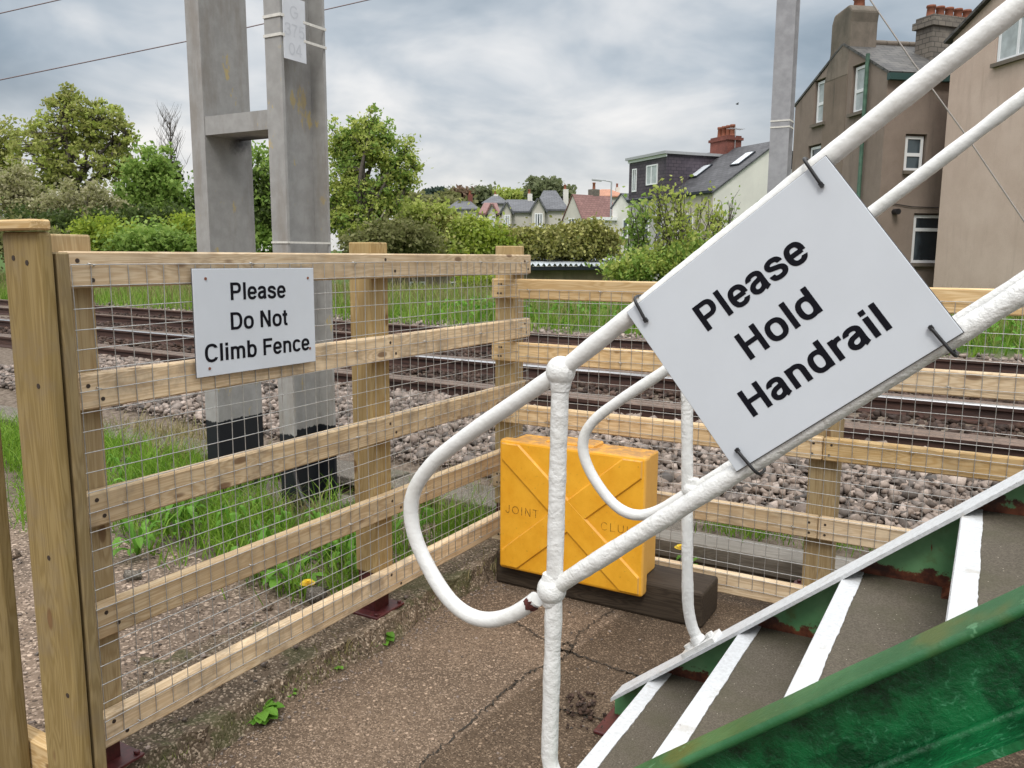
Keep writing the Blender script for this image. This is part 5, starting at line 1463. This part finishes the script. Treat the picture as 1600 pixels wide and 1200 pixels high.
# ================================================================= TREES AND PLANTS
def leaves_mesh(C, size, parent, mat_, name='crown', droop=0.0, aspect=1.6):
    """two-triangle folded leaves at centres C"""
    n = len(C); R_ = rand_rot(n)
    s = size*RNG.uniform(0.6, 1.35, n)
    base = np.array([(0, -0.5*aspect, 0), (0.5, 0, 0.12), (0, 0.5*aspect, 0), (-0.5, 0, 0.12)])
    L = base[None]*s[:, None, None]
    L = np.einsum('nij,nkj->nki', R_, L)
    W = L+C[:, None]
    F_ = np.array([[0, 1, 2], [0, 2, 3]])[None]+(np.arange(n)*4)[:, None, None]
    return fast_mesh(name, W.reshape(-1, 3), F_.reshape(-1, 3), mat_, parent, False, 3)
def limb(b, p, q, r0, r1, sag=0.08, n=5, sides=6):
    p, q = np.asarray(p, float), np.asarray(q, float); L = np.linalg.norm(q-p)
    off = RNG.normal(0, sag*L, 3)*V(1, 1, 0.5)
    pts = [p+(q-p)*t+off*math.sin(math.pi*t)+RNG.normal(0, 0.015*L, 3)*math.sin(math.pi*t) for t in np.linspace(0, 1, n)]
    b.tube(pts, list(np.linspace(r0, r1, n)), sides, 0, False); return pts
def tree(name, label, u, vb, D, blobs, nclump, nleaf, lsize, lm, cat='tree', group=None, bark=None, trunk_r=0.12, shell=0.55, cl_r=0.28, base_z=None, twigs=True, depth=0.8, stems=1, lm2=None, spill=0.36):
    """crown given as blobs (u, v, ru, rv) in metres-at-distance D; wood grows from the base into every clump"""
    base = at(u, vb, D)
    if base_z is None: base_z = float(terrain_z(base[0], base[1]))
    base = V(base[0], base[1], base_z)
    h = thing(name, label, cat, base, group)
    f_ = camdir(0); r_ = camdir(90); k = D/FPX
    area = np.array([q[2]*q[3] for q in blobs], float); cnt = np.maximum(3, (nclump*area/area.sum()).astype(int))
    CL = []; blobc = []
    for (bu, bv, ru, rv), c in zip(blobs, cnt):
        P = at(bu, bv, D); blobc.append(P)
        d = RNG.normal(size=(c, 3)); d /= np.linalg.norm(d, axis=1)[:, None]
        rad = RNG.uniform(shell, 1.0, c)**0.7*np.where(RNG.random(c) < 0.22, 1+np.minimum(np.abs(RNG.normal(0, spill, c)), 0.55), 1.0)
        d = d*rad[:, None]
        CL.append(P[None]+r_[None]*(d[:, :1]*ru*k)+UP[None]*(d[:, 1:2]*rv*k)+f_[None]*(d[:, 2:3]*ru*k*depth))
    CL = np.concatenate(CL)
    CL = CL[CL[:, 2] > base_z+0.15]
    top = max(q[2] for q in blobc)
    b = MB(); lo = min(float(q[2]) for q in CL)
    starts = []
    for sidx in range(stems):
        b0 = base+V(RNG.normal(0, 0.15*(stems > 1)*3), RNG.normal(0, 0.1*(stems > 1)*3), -0.1)
        fork = V(b0[0], b0[1], base_z)+(np.mean(CL, 0)-b0)*V(0.5, 0.5, 0)+UP*max(0.3, (np.mean(CL[:, 2])-base_z)*0.55)
        pts = limb(b, b0, fork, trunk_r, trunk_r*0.72, 0.04, 7, 9)
        starts.append(fork)
    sub = []
    for P in blobc:
        st0 = starts[RNG.integers(len(starts))]
        pts = limb(b, st0, P, trunk_r*0.6, trunk_r*0.2, 0.10, 6, 7); sub += pts[2:]
    sub = np.array(sub+starts)
    mids = []
    for c in CL[::1]:
        j = np.argmin(np.linalg.norm(sub-c, axis=1)+RNG.uniform(0, 0.3, len(sub)))
        if twigs: limb(b, sub[j], c, trunk_r*0.13, trunk_r*0.035, 0.10, 4, 4)
    b.build('trunk', bark or M_BARK, h)
    per = max(1, nleaf//max(1, len(CL)))
    if nleaf > 0:
        idx = np.repeat(np.arange(len(CL)), per)
        sizes = RNG.uniform(0.55, 1.35, len(CL))
        C = CL[idx]+RNG.normal(0, 1, (len(idx), 3))*(cl_r*sizes[idx])[:, None]*np.array([1, 1, 0.7])[None]
        if lm2 is not None:
            sel = (RNG.random(len(CL)) < 0.4)[idx]
            leaves_mesh(C[~sel], lsize, h, lm, 'crown'); leaves_mesh(C[sel], lsize, h, lm2, 'crown')
        else: leaves_mesh(C, lsize, h, lm, 'crown')
    return h

G_SH = 'shrubs and trees beyond the track'
tree('sycamore_tree', 'large spreading tree with olive green clustered leaves at far left', 100, 400, 30, [(115, 185, 55, 48), (150, 195, 50, 42), (75, 225, 55, 45), (175, 220, 38, 42), (110, 255, 95, 50), (198, 212, 18, 24), (60, 300, 60, 40), (100, 152, 30, 18), (190, 265, 30, 25)], 560, 12000, 0.095, L_SYC, trunk_r=0.22, cl_r=0.11, shell=0.2, lm2=L_GOLDG)
tree('sycamore_tree', 'leafy tree cut off by the left edge of the picture', -40, 400, 31, [(-10, 225, 50, 45), (-60, 250, 70, 60), (5, 275, 45, 40)], 230, 6500, 0.1, L_SYC, trunk_r=0.2, cl_r=0.13, shell=0.25, spill=0.12)
tree('blossom_tree', 'pale blossoming tree with greyish flowers in front of the large tree', 75, 400, 27, [(120, 315, 55, 32), (40, 325, 60, 40), (165, 335, 40, 32), (15, 290, 35, 35)], 300, 12500, 0.08, L_BLOSSOM, trunk_r=0.13, cl_r=0.15, shell=0.15, stems=2)
tree('leafy_tree', 'fresh green leafy tree left of the bare tree', 235, 400, 28, [(235, 275, 38, 38), (215, 315, 35, 35), (262, 320, 30, 40), (205, 350, 40, 30)], 230, 10000, 0.105, L_GREEN, trunk_r=0.13, cl_r=0.18, shell=0.25)
# bare tree with ivy
bt = thing('bare_tree', 'leafless tree with ivy covered trunk beside the left mast column', 'tree', V(at(272, 400, 29)[0], at(272, 400, 29)[1], -0.9))
b = MB(); kD = 29/FPX
bp = at(272, 410, 29)
tip = at(266, 192, 29)
tr_ = limb(b, V(bp[0], bp[1], -1.0), tip, 0.14, 0.012, 0.015, 12, 8)
for i in range(4, 12):
    for k in range(9):
        st0 = tr_[i-1]+(tr_[i]-tr_[i-1])*RNG.random()
        a = RNG.uniform(0, 2*math.pi); L = (12.5-i)*0.13+0.35
        q = st0+V(math.cos(a)*L*0.55, math.sin(a)*L*0.55, L*RNG.uniform(0.6, 1.15))
        pp = limb(b, st0, q, 0.017, 0.004, 0.06, 5, 4)
        for t_ in range(5):
            r0 = pp[RNG.integers(2, 5)]; a = RNG.uniform(0, 6.28); l2 = RNG.uniform(0.25, 0.55)
            limb(b, r0, r0+V(math.cos(a)*l2*0.5, math.sin(a)*l2*0.5, l2), 0.006, 0.0025, 0.05, 3, 3)
b.build('trunk', M_BARK, bt)
C = np.concatenate([tr_[i][None]+RNG.normal(0, 1, (330, 3))*V(0.28, 0.28, 0.4)*(1-0.06*i) for i in range(2, 9)])
leaves_mesh(C, 0.09, bt, L_DARK, 'ivy')
tree('ivy_tree', 'dark bushy tree seen between and behind the two mast columns', 400, 400, 29, [(410, 285, 26, 45), (330, 330, 40, 50), (395, 345, 35, 45), (425, 360, 40, 35)], 110, 8500, 0.11, L_GREEN, trunk_r=0.14, cl_r=0.26, shell=0.2, lm2=L_DARK)
for (u, D, bl, lm_, lb, n_) in (
    (155, 23.5, [(150, 362, 30, 22), (185, 375, 38, 20), (140, 385, 30, 15)], L_YELLOW, 'yellow green shrub rising above the left end of the fence', 4200),
    (235, 23, [(235, 372, 38, 17), (270, 378, 40, 18), (215, 385, 40, 14)], L_GREEN, 'low fresh green shrub in front of the bare tree', 4800),
    (300, 24, [(295, 362, 28, 22), (325, 380, 35, 16)], L_YELLOW, 'yellow green shrub against the left mast column', 3600),
    (25, 24, [(20, 375, 55, 22), (80, 385, 45, 18)], L_OLIVE, 'dull green shrub under the blossoming tree', 5200),
    (175, 25.5, [(110, 365, 45, 28), (60, 350, 50, 25), (200, 350, 50, 25), (260, 355, 40, 30)], L_DARK, 'dark evergreen undergrowth behind the yellow green shrubs', 8200)):
    tree('hedge_shrub', lb, u, 405, D, bl, 90, n_, 0.085, lm_, 'shrub', G_SH, trunk_r=0.05, cl_r=0.2, shell=0.3, stems=3)
tree('willow_tree', 'bushy golden green tree with a pale bent limb right of the mast', 556, 400, 24, [(582, 195, 20, 26), (560, 215, 26, 30), (532, 228, 20, 30), (604, 215, 14, 24), (585, 235, 38, 32), (545, 262, 32, 40), (612, 268, 34, 30), (636, 240, 11, 26), (648, 258, 10, 14), (634, 283, 20, 14), (570, 298, 48, 32), (600, 318, 38, 26), (530, 320, 34, 44), (560, 352, 58, 32)], 800, 22000, 0.066, L_GOLDG, trunk_r=0.16, cl_r=0.11, shell=0.05, lm2=L_GREEN)
b = MB(); q = [at(*p, 23.6) for p in ((556, 402), (557, 375), (566, 352), (580, 346), (595, 342), (602, 328))]
b.tube(q, [0.09, 0.08, 0.05, 0.045, 0.04, 0.02], 7)
wl = [o for o in scene.objects if o.name.startswith('willow_tree')][0]
b.build('pale_limb', M_BARKP, wl)
tree('olive_shrub', 'dull olive brown shrub in front of the golden green tree', 615, 405, 23.2, [(600, 378, 40, 24), (640, 374, 35, 28), (570, 385, 30, 18)], 120, 7500, 0.075, L_OLIVE, 'shrub', G_SH, trunk_r=0.05, cl_r=0.2, shell=0.25, stems=3)
tree('laurel_shrub', 'rounded green gold shrub just right of the golden green tree', 665, 405, 26, [(650, 345, 42, 30), (690, 354, 36, 32), (640, 370, 40, 30), (700, 380, 45, 22)], 170, 11000, 0.085, L_GOLDG, 'shrub', G_SH, trunk_r=0.06, cl_r=0.22, shell=0.25, stems=3, lm2=L_LAUREL)
tree('laurel_shrub', 'bright yellow green shrub left of the corner post top', 740, 405, 25.5, [(735, 366, 26, 28), (760, 378, 30, 24), (720, 387, 35, 18)], 130, 8500, 0.085, L_YELLOW, 'shrub', G_SH, trunk_r=0.06, cl_r=0.2, shell=0.25, stems=3, lm2=L_GOLDG)
tree('laurel_shrub', 'golden laurel shrub directly behind the corner post top', 815, 405, 26.5, [(790, 378, 32, 22), (825, 378, 34, 22), (850, 384, 30, 20), (805, 390, 40, 18)], 170, 11000, 0.085, L_LAUREL, 'shrub', G_SH, trunk_r=0.06, cl_r=0.19, shell=0.3, stems=3)
tree('laurel_shrub', 'golden laurel shrub above the corrugated shed roof', 910, 405, 27.5, [(885, 376, 32, 22), (918, 370, 30, 24), (942, 382, 26, 20), (905, 388, 55, 18)], 190, 12500, 0.085, L_LAUREL, 'shrub', G_SH, trunk_r=0.06, cl_r=0.19, shell=0.3, stems=3)
tree('forsythia_shrub', 'small yellow leaved shrub seen through the fence by the corner post', 745, 452, 22.5, [(745, 438, 32, 12), (765, 445, 20, 10)], 40, 2300, 0.075, L_YELLOW, 'shrub', G_SH, trunk_r=0.03, cl_r=0.14, shell=0.2, stems=3)
# thin saplings in front of the white house
def sapling(label, u, D, vtop, spread, nst, nleaf, lm_, vb=425):
    bs = at(u, vb, D); zb = float(terrain_z(bs[0], bs[1])); h = thing('sapling', label, 'sapling', V(bs[0], bs[1], zb), 'saplings in front of the white house')
    b = MB(); k = D/FPX; r_ = camdir(90); f_ = camdir(0); C = []
    for i in range(nst):
        dx = RNG.uniform(-1, 1); tipv = vtop+abs(dx)*RNG.uniform(10, 70)+RNG.uniform(0, 25)
        tp_ = at(u+dx*spread, tipv, D+RNG.uniform(-0.6, 0.6))
        st0 = V(bs[0], bs[1], zb)+r_*dx*spread*k*0.25+f_*RNG.normal(0, 0.2)
        pts = limb(b, st0, tp_, 0.030, 0.006, 0.05, 8, 5)
        for j in range(9):
            q0 = pts[RNG.integers(2, 7)]; a = RNG.uniform(-1, 1); l = RNG.uniform(0.3, 0.9)
            q1 = q0+r_*a*l*0.6+f_*RNG.normal(0, 0.2)+UP*l*RNG.uniform(0.4, 1.0)
            pp = limb(b, q0, q1, 0.010, 0.004, 0.06, 4, 4); C += [p for p in pp[1:]]
        C += pts[3:]
    b.build('trunk', M_BARK, h)
    C = np.array(C); idx = RNG.integers(0, len(C), nleaf)
    W = C[idx]+RNG.normal(0, 0.075, (nleaf, 3)); keep = RNG.random(nleaf) < np.interp(W[:, 2], [0, 3.2], [1.0, 0.4])
    leaves_mesh(W[keep], 0.075, h, lm_, 'crown')
sapling('slim sapling with bright leaf tufts at the dormer end of the white house', 1000, 21, 300, 22, 8, 1700, L_GREEN)
sapling('tall leafy sapling in front of the cream house front', 1050, 20, 272, 34, 13, 2300, L_GOLDG)
sapling('bushy twiggy sapling in front of the middle of the white house', 1100, 20.5, 300, 45, 15, 2300, L_GOLDG)
sapling('mostly bare twiggy sapling against the white gable wall', 1150, 21.5, 300, 46, 14, 900, L_GREEN)
tree('hedge_shrub', 'dense low green shrub at the foot of the saplings', 1040, 435, 20, [(1010, 414, 36, 18), (1060, 408, 40, 22), (1110, 405, 40, 24), (975, 420, 25, 14)], 150, 6500, 0.07, L_GOLDG, 'shrub', G_SH, trunk_r=0.04, cl_r=0.2, shell=0.2, stems=4, lm2=L_GREEN)
# skyline trees
for (nm, lb, u, D, bl, n_, lm_) in (
    ('pine_tree', 'small dark pine on the skyline right of the golden green tree', 682, 140, [(682, 303, 11, 6), (684, 310, 14, 6)], 1500, L_PINE),
    ('copper_tree', 'reddish brown tree on the skyline above the low roof', 722, 135, [(718, 305, 12, 10), (730, 308, 12, 9)], 1600, L_BROWN),
    ('skyline_tree', 'round pale green tree on the skyline above the far hipped house', 758, 135, [(755, 303, 18, 11), (745, 312, 14, 8), (770, 309, 12, 8)], 2000, L_FAR),
    ('skyline_tree', 'low dark green tree on the skyline left of the pale chimney', 792, 130, [(790, 307, 14, 8), (806, 309, 14, 7)], 1700, L_GOLDG),
    ('skyline_tree', 'tallest skyline tree, standing behind the white end chimney', 855, 125, [(848, 292, 16, 12), (862, 295, 18, 12), (880, 304, 14, 9), (838, 302, 12, 9)], 3200, L_FAR),
    ('copper_tree', 'thin grey brown tree on the skyline between pine and copper tree', 703, 130, [(703, 308, 8, 7), (708, 314, 9, 6)], 900, L_OLIVE)):
    tree(nm, lb, u, 345, D, bl, 50, n_, 0.5, lm_, 'tree', 'trees on the skyline', trunk_r=0.25, cl_r=0.55, shell=0.3, base_z=0.5)
tree('hill_wood', 'long bank of dull green trees on the skyline behind the shrubs', 690, 345, 120, [(655, 322, 26, 12), (690, 324, 25, 10), (620, 318, 25, 14), (725, 326, 25, 8)], 80, 3600, 0.55, L_OLIVE, 'trees', None, trunk_r=0.25, cl_r=0.7, shell=0.2, base_z=0.5)

# ---- grass
def blades(name, P, h, wd, lm_, lean=0.35, kind='stuff', parent=None):
    n = len(P); a = RNG.uniform(0, 2*math.pi, n); hh = h*RNG.uniform(0.45, 1.15, n); ww = wd*RNG.uniform(0.6, 1.2, n)
    dx, dy = np.cos(a), np.sin(a); ln = hh*RNG.uniform(0.05, lean*2, n); la = RNG.uniform(0, 2*math.pi, n); lx, ly = np.cos(la)*ln, np.sin(la)*ln
    v = np.zeros((n, 5, 3))
    v[:, 0] = P-np.stack([dx*ww, dy*ww, np.zeros(n)], -1); v[:, 1] = P+np.stack([dx*ww, dy*ww, np.zeros(n)], -1)
    m_ = P+np.stack([lx*0.35, ly*0.35, hh*0.6], -1)
    v[:, 2] = m_+np.stack([dx*ww*0.7, dy*ww*0.7, np.zeros(n)], -1); v[:, 3] = m_-np.stack([dx*ww*0.7, dy*ww*0.7, np.zeros(n)], -1)
    v[:, 4] = P+np.stack([lx, ly, hh*RNG.uniform(0.85, 1, n)], -1)
    F_ = np.array([[0, 1, 2], [0, 2, 3], [3, 2, 4]])[None]+(np.arange(n)*5)[:, None, None]
    o = fast_mesh(name, v.reshape(-1, 3), F_.reshape(-1, 3), lm_, parent, False, 3)
    if kind: tag(o, kind=kind)
    return o
def patch(n, x0, x1, y0, y1, dens=None, z=None):
    P = np.stack([RNG.uniform(x0, x1, n), RNG.uniform(y0, y1, n)], -1)
    if dens is not None: P = P[RNG.random(len(P)) < dens(P[:, 0], P[:, 1])]
    zz_ = terrain_z(P[:, 0], P[:, 1]) if z is None else np.full(len(P), z)
    return np.concatenate([P, zz_[:, None]], 1)
def verge_d(x, y): return np.clip(np.interp(y, [11.2, 11.7, 12.6], [0.0, 0.5, 1.0]), 0, 1)
Pv = patch(42000, -34, 8, 11.45, 17.5, verge_d); blades('verge_grass', Pv, 0.42, 0.011, L_VERGE, 0.3)
Pv = patch(15000, -26, 9, 11.4, 13.5, verge_d); blades('verge_grass', Pv, 0.30, 0.011, L_GRASS, 0.4)
Pv = patch(11000, -32, 6, 11.8, 17, verge_d); blades('tall_grass', Pv, 0.62, 0.008, L_STRAW, 0.3)
Pv = patch(9000, -8.5, 7, 11.7, 15.5, lambda x, y: np.clip(0.5+0.7*np.sin(x*1.1+1.0)*np.sin(y*1.7+x*0.4), 0, 1)); Pv[:, 2] += RNG.uniform(0.08, 0.42, len(Pv))
tag(leaves_mesh(Pv, 0.055, None, L_WEED, 'verge_nettles'), kind='stuff')
# clumps behind the left fence
def blob_d(cs):
    def f_(x, y):
        d = np.zeros_like(x)
        for (cx_, cy_, rx, ry, w_) in cs: d = np.maximum(d, w_*np.exp(-((x-cx_)/rx)**2-((y-cy_)/ry)**2))
        return d
    return f_
cl1 = [(-3.25, 2.75, 0.42, 0.35, 1), (-2.75, 2.65, 0.30, 0.22, 0.9), (-2.55, 2.95, 0.3, 0.25, 0.9), (-4.3, 3.2, 0.6, 0.35, 1), (-5.4, 3.3, 0.8, 0.5, 1), (-2.95, 3.02, 0.22, 0.12, 1), (-2.35, 2.45, 0.22, 0.16, 0.9), (-2.42, 3.15, 0.2, 0.2, 0.9), (-2.2, 2.9, 0.18, 0.28, 0.8), (-2.25, 3.3, 0.2, 0.2, 0.9), (-6.6, 2.8, 0.9, 1.0, 1), (-4.2, 2.45, 0.3, 0.2, 0.6)]
_bd = blob_d(cl1)
def tuft(x, y):
    n_ = np.sin(x*17+1.3*np.sin(y*11))*np.sin(y*19+1.7*np.sin(x*9))
    return _bd(x, y)*np.clip(0.25+1.2*n_, 0.02, 1.0)
Pg = patch(72000, -7.5, -2.06, 2.15, 3.62, tuft, 0.075); blades('lineside_grass', Pg, 0.19, 0.0034, L_GRASS, 0.6)
Pg = patch(16000, -7.0, -2.06, 2.5, 4.2, blob_d([(-3.0, 3.0, 0.4, 0.12, 0.8), (-5.2, 3.9, 0.5, 0.2, 0.9), (-2.1, 3.95, 0.35, 0.12, 0.7), (-4.6, 3.6, 0.5, 0.15, 0.8), (-2.45, 3.4, 0.3, 0.1, 0.8)]), 0.08); blades('lineside_grass', Pg, 0.17, 0.0035, L_STRAW, 0.55)
Pg = patch(9000, -1.9, 1.2, 3.8, 4.35, blob_d([(-1.0, 4.02, 0.22, 0.10, 0.8), (-0.55, 4.05, 0.12, 0.08, 0.8), (-0.1, 4.02, 0.25, 0.09, 0.9), (0.5, 4.0, 0.2, 0.1, 0.7)]), 0.09); blades('lineside_grass', Pg, 0.11, 0.003, L_GRASS, 0.5)
Pg = patch(2600, -2.06, -1.84, 1.9, 3.3, blob_d([(-1.93, 2.12, 0.04, 0.14, 0.7), (-1.94, 3.05, 0.07, 0.2, 0.8)]), 0.0); Pg[:, 2] = RNG.uniform(0, 0.07, len(Pg)); blades('kerb_moss_grass', Pg, 0.05, 0.0022, L_STRAW, 0.6)
Pg = patch(2400, -1.96, -1.86, 1.0, 3.3, lambda x, y: 0.5+0.5*np.sin(y*7)*np.sin(y*3.1+1), 0.0); Pg[:, 2] = RNG.uniform(0, 0.06, len(Pg)); blades('kerb_moss_grass', Pg, 0.016, 0.002, L_OLIVE, 0.6)

# ---- leafy weeds: rosettes of lobed leaves
def weed(name, label, c, nl, L, wd, cat='weed', group=None, rise=0.28, flower=None):
    c = np.asarray(c, float); h = thing(name, label, cat, c, group); b = MB()
    for i in range(nl):
        a = 2*math.pi*i/nl+RNG.normal(0, 0.3); l = L*RNG.uniform(0.6, 1.1); up_ = rise*RNG.uniform(0.3, 1.5)
        d = V(math.cos(a), math.sin(a), 0); sd = V(-d[1], d[0], 0); vs = []
        prof_ = [(0, 0.10), (0.25, 0.25), (0.45, 0.75), (0.62, 0.6), (0.78, 1.0), (0.92, 0.6), (1.0, 0.05)]
        for (t_, w_) in prof_:
            m_ = c+d*l*t_+UP*(l*up_*math.sin(t_*2.4)+0.004); q = wd*w_*RNG.uniform(0.8, 1.2)
            vs += [m_-sd*q+UP*q*0.35, m_, m_+sd*q+UP*q*0.35]
        fs = []
        for k in range(len(prof_)-1):
            for j in (0, 1): fs.append((k*3+j, k*3+j+1, k*3+j+4, k*3+j+3))
        b.add(vs, fs)
    b.build('leaves', L_WEED, h)
    if flower is not None:
        fl = np.asarray(flower, float); s = MB(); s.tube(catmull([c, (c+fl)/2+V(0.01, 0, 0.01), fl]), 0.0022, 5); s.build('stem', L_WEED, h)
        p = MB()
        for ring_, (nn2, rr, zz2) in enumerate(((26, 0.029, 0.0), (20, 0.021, 0.006), (12, 0.012, 0.011))):
            for k in range(nn2):
                a = 2*math.pi*k/nn2+ring_*0.2; d = V(math.cos(a), math.sin(a), 0.25+0.3*ring_); d /= np.linalg.norm(d)
                sd = V(-math.sin(a), math.cos(a), 0)*0.0022; o_ = fl+UP*zz2
                p.add([o_-sd*0.5, o_+sd*0.5, o_+d*rr+sd, o_+d*rr*1.05, o_+d*rr-sd], [(0, 1, 2, 3, 4)])
        p.build('flower', M_PETAL, h)
    return h
weed('dandelion', 'dandelion with one yellow flower behind the wire mesh', onz(455, 915, 0.10), 17, 0.17, 0.024, 'plant', None, 0.5, onx(481, 914, -2.12))
weed('dandelion', 'small plant with a yellow flower by the right fence behind the far upright', (-1.10, 3.52, 0.05), 6, 0.07, 0.014, 'plant', None, 0.6, ony(1064, 858, 3.40))
weed('weed_rosette', 'green rosette weed growing at the kerb foot nearest the gate post', onz(402, 1120, 0.004), 24, 0.085, 0.020)
weed('weed_rosette', 'pair of leafy weeds in the kerb gap near the middle post shoe', onz(588, 1000, 0.004), 22, 0.08, 0.019)
weed('weed_rosette', 'tiny weed on the pavement just past the nearest rosette', onz(450, 1088, 0.004), 9, 0.04, 0.009)
weed('weed_rosette', 'tiny weed beside the steel shoe of the nearest post', onz(298, 1178, 0.004), 9, 0.036, 0.008)
weed('weed_rosette', 'small weed at the kerb between the two larger weeds', onz(520, 1045, 0.004), 10, 0.045, 0.010)
for i, (u, v, z, l, lb) in enumerate(((230, 815, 0.09, 0.17, 'leafy weed with upright stems close to the nearest fence post'), (290, 825, 0.09, 0.16, 'leafy weed right of the upright one, under the third rail'), (215, 870, 0.09, 0.14, 'low broad leaved weed at the grass edge near the pale stone'), (400, 905, 0.09, 0.14, 'broad leaved weed left of the dandelion'), (545, 885, 0.09, 0.14, 'broad leaved weed between dandelion and middle post'))):
    weed('broadleaf_weed', lb, onz(u, v, z), 18, l, 0.018, 'weed', None, 0.9)
WL = ['low leafy weed clump deep in the grass behind the left fence']
base_w = None
for k in range(13):
    cx_, cy_ = [(-3.35, 2.55), (-3.05, 2.62), (-3.6, 2.8), (-2.7, 2.5), (-2.45, 2.62), (-2.32, 2.72), (-2.6, 2.78), (-3.9, 2.9), (-2.28, 3.05), (-3.2, 2.95), (-2.9, 2.8), (-2.18, 2.55), (-4.4, 3.0)][k]
    if base_w is None:
        base_w = weed('broadleaf_weed', WL[0], (cx_, cy_, 0.085), 16, 0.12, 0.016, 'weed', 'leafy weed clumps behind the left fence', 1.1); o = base_w
    else: o = copy_tree(base_w); o.location = (cx_, cy_, 0.085)
    o.rotation_euler = (0, 0, RNG.uniform(0, 6.28)); q_ = RNG.uniform(0.7, 1.35); o.scale = (q_*0.75, q_*0.75, q_*RNG.uniform(0.8, 1.2))
# ---- loose stones
for (u, v, z, r, lb, m_) in ((498, 935, 0.10, 0.048, 'grey flat stone leaning by the dandelion', M_CONC), (420, 952, 0.09, 0.02, 'small pale stone on the path in front of the grass', M_PATH), (206, 907, 0.085, 0.036, 'pale broken stone beside the nearest fence post', M_CONC), (300, 795, 0.10, 0.085, 'grey concrete block in the grass near the left mast foot', M_CONC), (405, 830, 0.09, 0.04, 'pale stone in the grass below the right mast column', M_PATH), (20, 870, 0.09, 0.035, 'pale stone in the gap beside the thick gate post', M_PATH)):
    o = stones('loose_stone', np.array([onz(u, v, z)+V(0, 0, r*0.3)]), np.array([r]), m_, 0.7); tag(settle(o), lb, 'stone')
